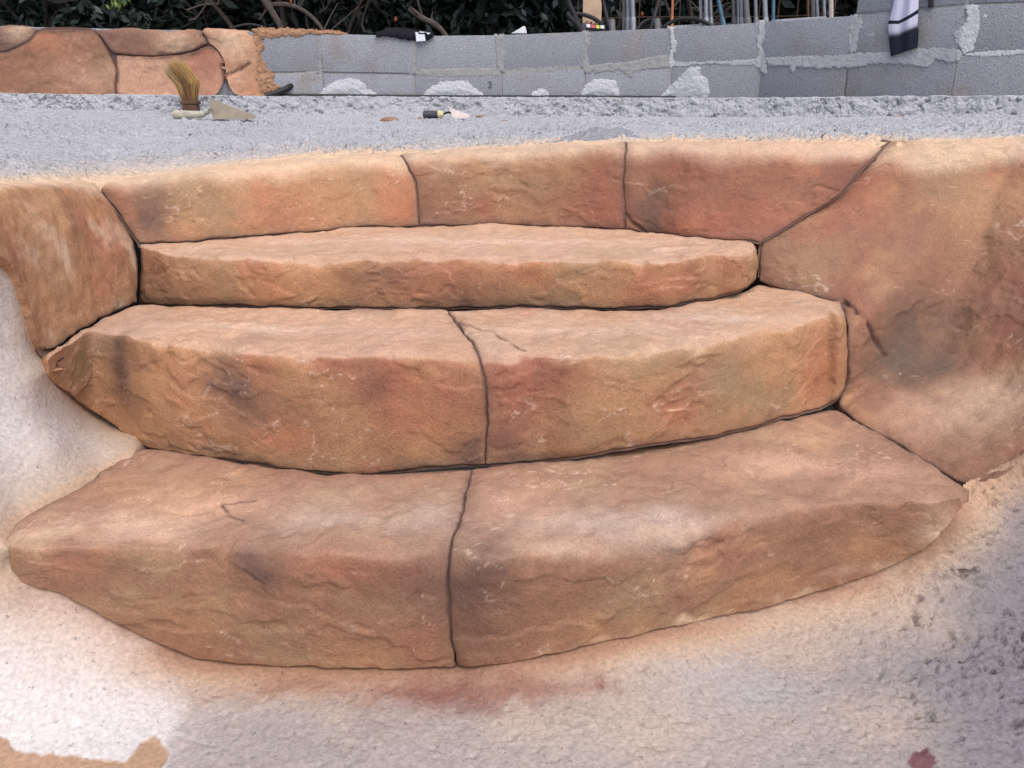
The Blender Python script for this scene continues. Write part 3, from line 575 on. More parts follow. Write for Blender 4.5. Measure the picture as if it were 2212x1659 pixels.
shell = link('pool_floor', me, M['shell']); tag(shell, kind='structure')

# ------------------------------------------------------------------ wall line, kerb and deck
WALL = np.array([(-6.0, 3.2), (-4.5, 3.62), (-3.04, 4.05), (-2.55, 4.22), (-2.05, 4.38), (-1.55, 4.53), (-1.06, 4.66), (-.56, 4.77), (-.06, 4.86), (.43, 4.93), (.93, 4.88), (1.39, 4.68), (1.73, 4.30), (2.07, 3.90), (2.55, 3.75), (3.05, 3.66), (3.55, 3.6), (5.5, 3.4)])
def wall_offset(off):
    t = np.gradient(WALL, axis=0); t /= np.linalg.norm(t, axis=1)[:, None]; return WALL + np.c_[t[:, 1], -t[:, 0]] * off      # positive: towards the viewer
_wc = {}
def PW(u, v, off=0.0):
    """where a sight line meets the wall face (off metres in front of it)"""
    key = round(float(off), 4) if np.ndim(off) == 0 else None
    d = ray(u, v)
    if key not in _wc: L = wall_offset(off); _wc[key] = (L[:, 0] / L[:, 1], 1 / L[:, 1])
    r_, iy = _wc[key]; p = d * (1 / np.interp(d[0] / d[1], r_, iy) / d[1]); p[2] += EYE; return p
def PWv(u, v, h):
    x = (u - CX) / FPX; y = (CY - v) / FPX; d = np.stack([x, CP + y * SP, -SP + y * CP], -1); PW(1000, 100, 0.0); PW(1000, 100, 0.05)
    ra = d[:, 0] / d[:, 1]; Y0 = 1 / np.interp(ra, *_wc[0.0]); Y1 = 1 / np.interp(ra, *_wc[0.05]); Y = Y0 + (Y1 - Y0) * h / 0.05; p = d * (Y / d[:, 1])[:, None]; p[:, 2] += EYE; return p
lipc = [r_[0] for r_ in left[::-1]] + [r_[0] for r_ in wall1[1:]] + [r_[0] for r_ in wall2[1:]] + [r_[0] for r_ in wall3[1:-1]] + [r_[0] for r_ in right[0:]]
lipc = np.array([(-1.5, -2.0, lipc[0][2]), (-1.2, 0.3, lipc[0][2])] + [tuple(p) for p in lipc] + [(2.3, .9, lipc[-1][2]), (2.6, -2.0, lipc[-1][2])])
ku = np.array([-2600, -1500, 0, 250, 558, 691, 1080, 1400, 1640, 1900, 2212, 3600, 4800], float); kv = np.array([226, 228, 234, 239, 249, 246, 250, 254, 255, 253, 249, 246, 244], float); kt = np.array([196, 198, 200, 203, 206, 207, 209, 210, 210, 207, 205, 203, 202], float)
KY = 4.02
def kline(u, which, Y): return PY(u, np.interp(u, ku, which), Y)
def kerbY(u): return np.interp(u, [-2600, -300, 600, 1300, 1900, 2500, 4800], [3.1, 3.75, 4.12, 4.2, 3.75, 3.35, 3.0])
lu = proj(lipc[2:-2])[0]
farc = np.array([(-6, -2.0, lipc[0][2]), (-5.2, 1.6, EYE - .08)] + [tuple(kline(u, kv, kerbY(u))) for u in np.linspace(-900, 3300, len(lu))] + [(5.2, 1.6, EYE - .12), (6, -2.0, EYE - .12)])
# columns resampled by arc length of the lip
def resamp(P, n):
    L = np.r_[0, np.cumsum(np.linalg.norm(np.diff(P, axis=0), axis=1))]; q = np.linspace(0, L[-1], n); return np.stack([np.interp(q, L, P[:, c]) for c in range(3)], -1)
# pair lip and kerb points by bearing so the rows run straight back
ND = 1150; Llip = np.r_[0, np.cumsum(np.linalg.norm(np.diff(lipc, axis=0), axis=1))]; q0, q1 = Llip[2] / Llip[-1], Llip[-3] / Llip[-1]      # dense where the survey looks
q = np.r_[np.linspace(0, q0, 60, endpoint=False), np.linspace(q0, q1, ND - 120, endpoint=False), np.linspace(q1, 1, 60)]
lipd = np.stack([np.interp(q * Llip[-1], Llip, lipc[:, c]) for c in range(3)], -1)
farL = np.r_[0, np.cumsum(np.linalg.norm(np.diff(farc, axis=0), axis=1))]; farL /= farL[-1]
lipL = np.r_[0, np.cumsum(np.linalg.norm(np.diff(lipc, axis=0), axis=1))]; lipL /= lipL[-1]
par = np.interp(q, lipL, np.arange(len(lipc))); fard = np.stack([np.interp(par, np.arange(len(farc)), farc[:, c]) for c in range(3)], -1)
lipd = smooth_axis(lipd, 0, 4); nt = 300; tt = np.linspace(0, 1, nt) ** 1.0
DV = lipd[:, None] * (1 - tt)[None, :, None] + fard[:, None] * tt[None, :, None]
sag = np.sin(np.pi * np.clip(tt * 1.0, 0, 1)); DV[..., 2] += 0.012 * fbm(DV, 1.3, 3) * sag[None]
dl = np.linalg.norm(DV[..., :2] - lipd[:, None, :2], axis=-1)
tr = fbm(DV, 15, 5, 0.66, 3); rip = fbm(DV + 0.012 * np.stack([fbm(DV, 24, 2, .5, 4)] * 3, -1), 22, 3, 0.6, 17); patchy = sstep(-0.25, 0.3, fbm(DV, 2.2, 3))
ramp = sstep(0.0, 0.10, dl)
DV[..., 2] += ramp * ((0.4 + 0.6 * patchy) * (0.018 * tr - 0.016 * np.exp(-(rip / 0.06) ** 2) - 0.030 * sstep(.2, .36, fbm(DV * np.array([.6, 1, 1]), 27, 3, .6, 91)) + 0.010 * sstep(.25, .45, fbm(DV, 33, 2, .5, 99)))) - 0.003 + 0.006 * ramp
dgrey = lin((172, 175, 182)); dcol = dgrey * (1 + 0.10 * fbm(DV, 3, 4))[..., None]
for w_, c, st in ((.28, (200, 186, 172), .55), (.10, (222, 192, 160), .95)):
    f = st * np.exp(-(dl / (w_ * (1 + .7 * fbm(DV, 4, 3)))) ** 2)[..., None]; f = np.clip(f, 0, 1); dcol = dcol * (1 - f) + lin(c) * f
drough = np.clip(ramp * (0.55 + 0.45 * patchy), 0, 1)
DV[:, 0, 2] -= 0.05; DV[:, 0, :2] = DV[:, 1, :2]
_, dsg = normals(DV); sgn = np.sign(np.mean(np.cross(np.gradient(DV, axis=0), np.gradient(DV, axis=1))[..., 2]))
me = mesh_np('deck', DV.reshape(-1, 3), grid_faces(ND, nt, sgn < 0), dcol.reshape(-1, 3))
a = me.color_attributes.new('Rough', 'FLOAT_COLOR', 'POINT'); a.data.foreach_set('color', np.repeat(drough.reshape(-1, 1), 4, 1).astype(np.float32).ravel())
tag(link('deck', me, M['rough']), kind='structure')
def deck_pt(u, v):
    pu, pv, _ = proj(DV); i = np.argmin((pu - u) ** 2 + (pv - v) ** 2); return DV.reshape(-1, 3)[i].copy()

# kerb: front face, rounded arris, top running under the wall
uk = np.r_[np.linspace(-900, -60, 120, endpoint=False), np.linspace(-60, 2280, 1150, endpoint=False), np.linspace(2280, 3300, 140)]; prof = []
for u in uk:
    Y = kerbY(u); b_ = kline(u, kv, Y); t_ = kline(u, kt, Y + 0.02); bk = PW(u, np.interp(u, ku, kt), -0.05); bk[2] = t_[2] - 0.004
    lo = b_.copy(); lo[2] -= 0.04
    prof.append(np.vstack([lo + (b_ - lo) * q_ for q_ in np.linspace(0, 1, 4, endpoint=False)] + [b_ + (t_ - b_) * q_ for q_ in np.linspace(0, 1, 24, endpoint=False)] + [t_ + (bk - t_) * q_ for q_ in np.linspace(0, 1, 30) ** 1.4]))
KV = np.array(prof); KV = smooth_axis(KV, 1, 1.0); kn, ks = normals(KV)
w1, w2 = worley(KV + 0.012 * np.stack([fbm(KV, 22, 2, .5, 4)] * 3, -1), 38); pm_ = sstep(-.1, .3, fbm(KV, 5, 3, .6, 12)); tr = fbm(KV, 20, 4, .6, 6); face = sstep(2, 5, np.arange(KV.shape[1]))[None] * sstep(36, 27, np.arange(KV.shape[1]))[None]
KV2 = KV + kn * ((0.014 * tr - 0.008 * pm_ * sstep(.10, .0, w2 - w1 + .25 * tr) - 0.013 * sstep(.24, .40, fbm(KV, 36, 3, .6, 91))) * (0.15 + 0.85 * face) - 0.003)[..., None]
kc = lin((176, 179, 186)) * (1 + 0.10 * fbm(KV, 5, 3))[..., None]
me = mesh_np('concrete_kerb', KV2.reshape(-1, 3), grid_faces(*KV.shape[:2], ks < 0), kc.reshape(-1, 3))
a = me.color_attributes.new('Rough', 'FLOAT_COLOR', 'POINT'); a.data.foreach_set('color', np.ones(KV.shape[0] * KV.shape[1] * 4, np.float32) * 0.9)
tag(link('concrete_kerb', me, M['rough']), 'long pebbly grey concrete kerb along the foot of the block wall', 'kerb')

# ------------------------------------------------------------------ block wall
bw = thing('block_wall', 'curved wall of grey hollow concrete blocks with smeared mortar joints', 'wall')
TOPV = np.array([(-900, 30), (0, 56), (560, 68), (689, 72), (891, 77), (1082, 75), (1263, 68), (1451, 60), (1644, 48), (1843, 33), (2102, 12), (2212, 9), (3000, -20)], float)
BEDV = np.array([(-900, 140), (0, 150), (560, 158), (693, 157), (893, 160), (1082, 157), (1266, 147), (1451, 140), (1644, 133), (1842, 130), (2085, 117), (2212, 113), (3000, 90)], float)
def zt(x, y, which):
    """height of a course line over a wall joint (x, y)"""
    u = CX + FPX * x / (y * CP)
    for _ in range(8):
        v = np.interp(u, which[:, 0], which[:, 1]); d = ray(u, v); u = CX + FPX * (x / y) * (d[1])
    return d[2] / d[1] * y + EYE
G = 0.005
nrm = np.gradient(WALL, axis=0); nrm /= np.linalg.norm(nrm, axis=1)[:, None]; nrm = np.c_[-nrm[:, 1], nrm[:, 0]]   # away from the viewer
def block(i, course):
    a, b = WALL[i], WALL[i + 1]; t = (b - a) / np.linalg.norm(b - a); a2, b2 = a + t * G, b - t * G
    na, nb = nrm[i] * 0.2, nrm[i + 1] * 0.2
    if course == 0: lo = [kz - 0.08 for kz in (zt(*a, BEDV), zt(*b, BEDV))]; lo = [EYE - .10, EYE - .10]; hi = [zt(*a, BEDV) - G, zt(*b, BEDV) - G]
    elif course == 1: lo = [zt(*a, BEDV) + G, zt(*b, BEDV) + G]; hi = [zt(*a, TOPV) - .002, zt(*b, TOPV) - .002]
    else: lo = [zt(*a, TOPV) + .2 * (course - 2) + 2 * G, zt(*b, TOPV) + .2 * (course - 2) + 2 * G]; hi = [zt(*a, TOPV) + .2 * (course - 1), zt(*b, TOPV) + .2 * (course - 1)]
    j = random.uniform(-.003, .003); o = nrm[i] * j
    f = [(*(a2 + o), lo[0]), (*(b2 + o), lo[1]), (*(b2 + o), hi[1]), (*(a2 + o), hi[0])]
    bk = [(*(a2 + o + na), lo[0]), (*(b2 + o + nb), lo[1]), (*(b2 + o + nb), hi[1]), (*(a2 + o + na), hi[0])]
    MB().prism(f + bk, 0.004).build('block', M['block'], bw)
for i in range(1, len(WALL) - 2):
    for c in (0, 1): block(i, c)
for i in range(12, len(WALL) - 2):
    for c in (2, 3): block(i, c)
# mortar core just behind the block faces
mcore = []
L1, L2 = wall_offset(-0.006), wall_offset(-0.19)
for i in range(1, len(WALL) - 1):
    x, y = WALL[i]; h = zt(x, y, TOPV) - .008 + (0.4 if i >= 12 else 0); mcore.append([(*L1[i], EYE - .1), (*L1[i], h), (*L2[i], h), (*L2[i], EYE - .1)])
core = np.array(mcore); core = np.concatenate([core[:11], core[11:12] - np.array([[0, 0, 0], [0, 0, .4], [0, 0, .4], [0, 0, 0]]), core[11:]])
link('mortar_bed', mesh_np('mortar_bed', core.reshape(-1, 3), grid_faces(len(core), 4), smooth=False), M['mortar_grey'], bw)
def smear(name, outline, mat, parent, thick=0.006, off=0.0, jag=2.2, dens=2.0, dome=0.0, label=None):
    """a dab of mortar spread on the wall: torn outline in survey units, rasterised to a lumpy sheet on the wall face"""
    P = np.array(outline, float); lo, hi = P.min(0) - 6, P.max(0) + 6; nx, ny = int((hi[0] - lo[0]) / 1.7) + 2, int((hi[1] - lo[1]) / 1.7) + 2
    X, Y = np.meshgrid(np.linspace(lo[0], hi[0], nx), np.linspace(lo[1], hi[1], ny), indexing='ij'); Q = np.stack([X, Y, np.full_like(X, P[0, 0] * .37)], -1)
    wx = X + jag * 3.2 * fbm(Q, .10, 5, .75, 3.); wy = Y + jag * 3.2 * fbm(Q, .10, 5, .75, 13.); ins_ = np.zeros(X.shape, bool); dm = np.full(X.shape, 1e9); j = len(P) - 1
    for i in range(len(P)):
        a, b = P[i], P[j]; ins_ ^= ((a[1] > wy) != (b[1] > wy)) & (wx < (b[0] - a[0]) * (wy - a[1]) / (b[1] - a[1] + 1e-9) + a[0]); ab = b - a
        t_ = np.clip(((wx - a[0]) * ab[0] + (wy - a[1]) * ab[1]) / (ab @ ab + 1e-9), 0, 1); dm = np.minimum(dm, np.hypot(wx - a[0] - t_ * ab[0], wy - a[1] - t_ * ab[1])); j = i
    sd_ = np.where(ins_, dm, -dm); h = -0.006 + (thick + .006) * sstep(-1.3, 1.0, sd_) + dome * np.sqrt(sstep(0, 24, sd_)) + sstep(0, 3, sd_) * (.35 * thick * fbm(Q, .09, 4, .6) + (.005 if dome else .001) * fbm(Q, .16, 4, .6, 5.))
    V = PWv(X.ravel(), Y.ravel(), off + h.ravel()); F = grid_faces(nx, ny); keep = (sd_.ravel()[F] > -2.2).any(1); F = F[keep]; us, inv_ = np.unique(F, return_inverse=True)
    n_, sg = normals(V.reshape(nx, ny, 3)); F = inv_.reshape(-1, 4); F = F[:, ::-1] if sg < 0 else F
    o = link(name, mesh_np(name, V[us], F), mat, parent)
    if label: o['label'] = label
    return o
for ol in ([(690, 206), (694, 196), (708, 182), (730, 173), (757, 170), (777, 173), (788, 181), (790, 190), (806, 196), (820, 207), (812, 212), (692, 212)],
           [(909, 211), (918, 199), (932, 186), (955, 177), (990, 174), (1012, 176), (1018, 184), (1030, 194), (1044, 203), (1046, 208), (1036, 213), (912, 213)],
           [(1138, 212), (1150, 200), (1165, 191), (1178, 193), (1186, 205), (1186, 213), (1142, 214)],
           [(1253, 211), (1258, 195), (1270, 180), (1285, 171), (1310, 170), (1328, 172), (1334, 190), (1338, 203), (1335, 213), (1256, 214)],
           [(1421, 212), (1437, 198), (1452, 180), (1470, 165), (1490, 146), (1513, 143), (1512, 158), (1528, 172), (1534, 203), (1526, 214), (1424, 214)]):
    smear('mortar_dab', ol, M['mortar_white'], bw, 0.006, 0.0, 2.4, 3.0, 0.016)
for ol, m_, th in (
  ([(880, 80), (900, 80), (900, 158), (884, 160), (880, 120)], 'mortar_grey', .003), ([(1068, 78), (1092, 77), (1090, 155), (1074, 157)], 'mortar_grey', .003),
  ([(1258, 70), (1275, 72), (1276, 90), (1268, 110), (1272, 140), (1290, 148), (1270, 160), (1256, 152), (1262, 110)], 'mortar_grey', .004),
  ([(895, 152), (960, 148), (1080, 146), (1080, 163), (1000, 166), (940, 166), (895, 163)], 'mortar_grey', .003),
  ([(1085, 148), (1180, 144), (1256, 140), (1256, 154), (1180, 158), (1090, 164)], 'mortar_grey', .003),
  ([(1280, 140), (1360, 133), (1410, 122), (1440, 118), (1448, 130), (1446, 146), (1400, 149), (1375, 154), (1362, 169), (1340, 152), (1285, 158)], 'mortar_grey', .005),
  ([(1446, 60), (1456, 60), (1456, 84), (1462, 96), (1456, 116), (1456, 140), (1450, 150), (1444, 136), (1448, 100)], 'mortar_white', .007),
  ([(1455, 134), (1520, 133), (1580, 130), (1636, 127), (1636, 141), (1580, 142), (1540, 137), (1470, 145), (1455, 142)], 'mortar', .005),
  ([(1638, 48), (1653, 46), (1653, 80), (1645, 100), (1652, 120), (1655, 138), (1655, 160), (1643, 152), (1630, 142), (1640, 112), (1634, 96), (1638, 70)], 'mortar', .007),
  ([(1652, 124), (1740, 119), (1800, 120), (1842, 115), (1920, 112), (1960, 107), (2010, 104), (2060, 103), (2076, 112), (2074, 130), (2050, 135), (2020, 128), (2005, 146), (1960, 140), (1900, 136), (1840, 146), (1770, 148), (1720, 144), (1712, 158), (1704, 142), (1660, 142)], 'mortar', .006),
  ([(1840, 36), (1858, 36), (1866, 46), (1862, 60), (1854, 70), (1850, 112), (1836, 118), (1832, 90), (1834, 60)], 'mortar', .006),
  ([(2086, 13), (2112, 13), (2118, 24), (2116, 60), (2112, 80), (2104, 100), (2098, 112), (2080, 118), (2076, 104), (2062, 90), (2058, 70), (2072, 60), (2088, 46)], 'mortar_white', .006),
  ([(2085, 117), (2150, 108), (2212, 108), (2260, 106), (2260, 113), (2212, 117), (2150, 123), (2090, 122)], 'mortar_white', .007),
  ([(1744, 92), (1752, 76), (1762, 74), (1772, 64), (1792, 64), (1796, 70), (1780, 76), (1760, 86)], 'mortar', .003), ([(1724, 78), (1750, 76), (1778, 88), (1774, 96), (1750, 84)], 'mortar', .003), ([(1700, 92), (1708, 82), (1708, 90), (1736, 96), (1704, 100)], 'mortar', .003),
  ([(1870, 76), (1888, 68), (1890, 78), (1876, 82)], 'mortar', .003), ([(2122, 28), (2134, 32), (2132, 42), (2122, 40)], 'mortar_white', .004), ([(684, 76), (694, 76), (696, 155), (700, 190), (692, 196), (688, 150)], 'mortar_grey', .003), ([(600, 160), (640, 158), (690, 152), (690, 160), (630, 165)], 'mortar_grey', .003)):
    smear('mortar_smear', ol, M[m_], bw, th * .6, 0.0, 2.6, 3.0, 0.0)
# pencilled mark on a lower block
cu_ = bpy.data.curves.new('pencil_mark', 'FONT'); cu_.body = '2'; cu_.size = 0.05; cu_.extrude = 0.0004
tmp = bpy.data.objects.new('pencil_mark', cu_); C.objects.link(tmp); dg = bpy.context.evaluated_depsgraph_get(); tm = bpy.data.meshes.new_from_object(tmp.evaluated_get(dg)); bpy.data.objects.remove(tmp)
pm = link('pencil_mark', tm, M['darkhandle'], bw); p_ = PW(1054, 190, 0.006); pm.location = tuple(p_); pm.rotation_euler = (R(90), 0, R(5))

# faux-rock facing at the left end of the wall
rf = thing('rock_facing', 'stained faux-rock facing over the left end of the block wall', 'wall facing')
def facing(rows, offs=0.035):
    out = []; offs_ = offs if hasattr(offs, '__len__') else [offs] * len(rows)
    for (tp, bt), offs in zip(rows, offs_):
        lipb = PW(*tp, -0.10); t_ = PW(*tp, offs - 0.004); b_ = PW(*bt, offs); lipb[2] = t_[2] + 0.006
        out.append([lipb, t_, mid(t_, b_), b_])
    return out
def facing2(rows, offs=0.035): return [[PW(*tp, offs), mid(PW(*tp, offs), PW(*bt, offs)), PW(*bt, offs)] for tp, bt in rows]
kw = dict(parent=rf, mat=M['rockfar'], res=0.009, amp=1.6, rr=0.015, jw=0.010, depth=0.04, lines=.5)
stone('stone_panel', 'small grey-brown stone at the far top left', facing([((-600, 32), (-600, 124)), ((-250, 44), (-250, 119)), ((-60, 52), (-60, 116)), ((0, 56), (0, 111)), ((32, 55), (34, 104)), ((62, 58), (66, 88)), ((80, 61), (79, 70))]), ('brown', 'umber', 'olive'), [(20, 80, 60, 30, 'umber', .5), (50, 70, 30, 20, 'sand', .4)], roll=(0, 1, 0, 1), seed=41, **kw)
stone('stone_panel', 'broad terracotta stone left of the brush', facing2([((-600, 126), (-600, 222)), ((-250, 121), (-250, 215)), ((-60, 118), (-60, 212)), ((0, 112), (0, 208)), ((36, 104), (36, 208)), ((68, 86), (70, 208)), ((82, 64), (100, 208)), ((140, 63), (150, 208)), ((204, 65), (200, 208)), ((238, 116), (236, 208)), ((253, 150), (249, 208))]), ('brown', 'rust', 'pink'), [(90, 90, 40, 22, 'orange', .9), (60, 150, 70, 30, 'brown', .7), (180, 100, 40, 40, 'brown', .5), (170, 170, 60, 30, 'pink', .5)], roll=(0, 1, 1, 0), seed=42, **kw)
stone('stone_panel', 'flat grey-brown capping stone above the bristle brush', facing([((206, 64), (212, 74)), ((240, 63), (245, 116)), ((270, 58), (275, 119)), ((330, 63), (325, 122)), ((380, 64), (372, 117)), ((415, 64), (412, 112)), ((433, 65), (448, 94))]), ('brown', 'umber', 'olive'), [(280, 90, 50, 24, 'umber', .5), (380, 95, 40, 22, 'sand', .35)], roll=(1, 1, 0, 1), seed=43, **kw)
stone('stone_panel', 'rounded red stone behind the bristle brush', facing2([((252, 120), (251, 208)), ((290, 121), (290, 208)), ((330, 123), (330, 208)), ((372, 119), (372, 208)), ((412, 115), (412, 208)), ((446, 98), (445, 208)), ((466, 104), (466, 207)), ((486, 134), (482, 180))]), ('pink', 'rust', 'brown'), [(440, 130, 40, 40, 'rust', .8), (330, 160, 60, 30, 'pink', .5), (300, 180, 40, 20, 'brown', .4)], roll=(1, 1, 1, 0), seed=44, **kw)
stone('stone_panel', 'unfinished tan stone ending raggedly on bare block', facing([((436, 65), (450, 92)), ((450, 64), (470, 104)), ((470, 65), (488, 134)), ((490, 66), (487, 170)), ((520, 66), (505, 208)), ((548, 67), (560, 208)), ((562, 68), (588, 208))], (.028, .028, .028, .028, .026, .016, .002)), ('pink', 'brown', 'orange'), [(560, 120, 40, 60, 'ochre', .8), (500, 90, 30, 20, 'sand', .5), (540, 190, 50, 20, 'orange', .6)], cracks=[([(490, 160), (515, 152), (540, 138)], .008, .010)], roll=(1, 0, 0, 0), seed=45, **kw)
backing('joint_mortar', rf, 0.02, 0.012, 4)
smear('render_splash', [(548, 66), (582, 66), (574, 80), (566, 90), (572, 102), (560, 118), (572, 132), (580, 150), (594, 160), (590, 176), (604, 184), (610, 196), (604, 210), (540, 210), (530, 140)], M['tanrender'], rf, 0.005, 0.0, 3.4, 2.0, 0.006)
smear('render_splash', [(556, 62), (600, 64), (660, 66), (720, 70), (745, 72), (735, 75), (700, 74), (665, 74), (640, 82), (625, 76), (600, 80), (580, 84), (565, 74)], M['tanrender'], rf, 0.005, 0.0, 2.5, 2.0, 0.002)

# black pipe at the foot of the wall and the bent end poking out beside the facing
pts = [PW(u, v, 0.012) for u, v in ((585, 207), (650, 207), (760, 208), (900, 209), (1060, 210), (1200, 210), (1360, 211), (1460, 212))]
MB_ = MB().tube(spline(pts, 60), 0.011, 10); o = MB_.build('black_pipe', M['blackpipe']); tag(o, 'thin black pipe lying along the foot of the block wall', 'pipe')
o = MB().tube(spline([PW(572, 207, .05), PW(590, 203, .045), PW(606, 197, .035), PW(622, 190, .02), PW(632, 183, -.02)], 20), 0.016, 12).build('bent_pipe', M['blackpipe']); tag(o, 'short bent black pipe end beside the tan render edge', 'pipe')
hole = [(619, 186), (624, 181), (632, 183), (640, 190), (641, 198), (638, 206), (622, 205)]
smear('pipe_hole', hole, M['blackpipe'], bw, 0.0015, 0.0, 0.8, 2.0, 0.0)

# ------------------------------------------------------------------ things left on the deck
DVf = DV.reshape(-1, 3)
def on_deck(u, v):
    p = deck_pt(u, v); q_ = DVf[(np.abs(DVf[:, 0] - p[0]) < .07) & (np.abs(DVf[:, 1] - p[1]) < .05)]; p[2] = np.percentile(q_[:, 2], 92); return Vector(tuple(p))
def frame_at(p, px):  # metres per survey unit at point p
    return proj(np.array(p))[2] / FPX
# bristle brush standing on its block
p = on_deck(416, 256); k = frame_at(p, 1); br = thing('bristle_brush', 'blond bristle brush standing upright beside the large trowel', 'brush', loc=p)
MB().box((0, 0, .028), (.068, .05, .034), None, .006).build('block', M['wooddark'], br)
MB().box((0, 0, .052), (.080, .055, .016), None, .004).build('ferrule', M['wooddark'], br)
bm = bmesh.new()
bcol = []; c_dark, c_gold, c_pale = lin((124, 92, 72)), lin((192, 158, 108)), lin((206, 184, 146))
for i in range(2600):
    a = random.uniform(-1, 1); b = random.uniform(-1, 1); cl = math.sin(a * 9 + b * 4); base = Vector((a * .029, b * .020, .058))
    hgt = .232 - .028 * max(0, -a - .2) + .012 * cl + random.uniform(-.022, .006)
    tip = Vector((-.056 + a * .044 + random.gauss(0, .008), b * .040 + random.gauss(0, .008), hgt + random.gauss(0, .006)))
    midp = base.lerp(tip, .5) + Vector((.027 + .006 * a, 0, 0)) + Vector((random.gauss(0, .0025), random.gauss(0, .0025), 0)); w_ = .0015; q1 = random.uniform(0, 3.14); s_ = Vector((math.cos(q1) * w_, math.sin(q1) * w_, 0))
    v = [bm.verts.new(x) for x in (base - s_, base + s_, midp + s_, midp - s_, tip)]
    bm.faces.new(v[:4]); bm.faces.new((v[3], v[2], v[4])); dk = max(0, 1 - abs(a - .05) / .75) * .9; g_ = random.uniform(.75, 1.2)
    cr = c_dark * (1 - .35 * (a > .6)) + (c_gold - c_dark) * (.5 if a > .6 else .15); cm = c_dark * dk + c_gold * (1 - dk); ct = c_pale if a < -.2 else c_gold
    bcol += [cr * g_, cr * g_, cm * g_, cm * g_, ct * g_]
me = bpy.data.meshes.new('bristles'); bm.to_mesh(me); bm.free(); a_ = me.color_attributes.new('Col', 'FLOAT_COLOR', 'POINT'); a_.data.foreach_set('color', np.c_[np.array(bcol), np.ones(len(bcol))].astype(np.float32).ravel())
tb_ = NT('stained_bristle'); link('bristles', me, tb_.done(tb_.attr(), .8, None, .2), br)
# large trowel: caked handle, bent neck, tapering blade tipped on its edge
p = on_deck(450, 267); tw = thing('trowel', 'large plaster-caked trowel with tapering blade beside the brush', 'trowel', loc=p); k = frame_at(p, 1)
def L_(u, v, dy=0): return ((u - 450) * k, dy, (267 - v) * k * 1.04 + .002)
MB().tube([L_(376, 258), L_(380, 258), L_(395, 258.5), L_(415, 258), L_(436, 258), L_(446, 257)], [.012, .0185, .0195, .017, .016, .010], 12).build('handle', M['dirtyhandle'], tw)
MB().tube(spline([L_(444, 257), L_(453, 255), L_(457, 248), L_(462, 246, .004)], 14), .006, 8).build('neck', M['trowelsteel'], tw)
fr = [L_(451, 226, .05), L_(553, 261, .018), L_(550, 267, 0), L_(462, 267, 0)]
fr2 = [(x, y - .004, z) for x, y, z in fr]
MB().prism(fr2 + fr, .0).build('blade', M['trowelsteel'], tw, False)
# small pointing trowel
p = on_deck(947, 257); tw = thing('pointing_trowel', 'small trowel with dark handle, cream ferrule and pale blade near the kerb', 'trowel', loc=p); k = frame_at(p, 1)
def L_(u, v, dy=0): return ((u - 947) * k, dy, (257 - v) * k * 1.04 + .002)
MB().tube([L_(914, 249), L_(916, 249), L_(930, 249), L_(946, 249)], [.012, .0185, .018, .0165], 12).build('handle', M['darkhandle'], tw)
MB().tube([L_(946, 249), L_(953, 248.5), L_(958, 248)], [.0168, .016, .008], 12).build('ferrule', M['cream'], tw)
MB().tube(spline([L_(957, 248), L_(963, 246), L_(969, 244), L_(974, 246)], 10), .0045, 8).build('neck', M['blackpipe'], tw)
fr = [L_(968, 235, .045), L_(1015, 250, .015), L_(1011, 255.5, 0), L_(979, 256.5, 0)]; fr2 = [(x, y - .003, z) for x, y, z in fr]
MB().prism(fr2 + fr, .0).build('blade', M['trowelpale'], tw, False)
# crumbs
for n_, (u, v, w_, h_, lab) in enumerate(((843, 265, 42, 15, 'largest flat brown crumb of render on the deck, left of the small trowel'), (908, 256, 12, 6, 'tiny brown crumb touching the small trowel handle'), (1037, 253, 20, 8, 'brown crumb just right of the small trowel blade'), (1088, 262, 16, 6, 'small brown crumb lying alone right of the small trowel'), (1940, 252, 26, 7, 'brown crumb against the kerb below the hanging towel'))):
    p = on_deck(u, v); k = frame_at(p, 1); bm = bmesh.new(); bmesh.ops.create_icosphere(bm, subdivisions=3, radius=1)
    for q in bm.verts:
        c0 = np.array(q.co); d_ = 1 + .35 * fbm(c0[None], 1.6, 3, .6, n_ * 5.)[0] + .15 * fbm(c0[None], 5, 2, .6, n_ * 5.)[0]
        q.co = Vector((q.co.x * d_ * w_ * k * .5, q.co.y * d_ * w_ * k * .35, max(q.co.z * d_, -.1) * h_ * k * .62))
    me = bpy.data.meshes.new('render_crumb'); bm.to_mesh(me); bm.free(); me.polygons.foreach_set('use_smooth', [True] * len(me.polygons))
    o = link('render_crumb', me, M['clump']); o.location = p + Vector((0, -.01, -.004)); tag(o, lab, 'rubble', 'crumbs of render on the deck')
# low mound in place of a fuzzy grey smudge behind the crest
gx, gy = np.meshgrid(np.linspace(-1, 1, 120), np.linspace(-1, 1, 60), indexing='ij'); pc = on_deck(1310, 300); k = frame_at(pc, 1)
HV = np.stack([pc.x + gx * 132 * k, pc.y + .07 + gy * .10 + 0 * gx, np.zeros_like(gx)], -1)
rr_ = np.sqrt(gx ** 2 + gy ** 2) + .18 * fbm(HV, 14, 4, .6); hz = .042 * sstep(1.0, .1, rr_) * (1 + .5 * fbm(HV, 22, 4, .6)) + .006 * fbm(HV, 70, 3, .7) * sstep(1.05, .8, rr_)
HV[..., 2] = pc.z - .020 + hz; Fh = grid_faces(120, 60); Fh = Fh[(rr_.ravel()[Fh] < .92).all(1)]; us_, iv_ = np.unique(Fh, return_inverse=True); me = mesh_np('smudge_mound', HV.reshape(-1, 3)[us_], iv_.reshape(-1, 4)); me.update()
tag(link('smudge_mound', me, M['dust']), 'low grey mound in place of a fuzzy smudge on the deck behind the steps', 'mound')

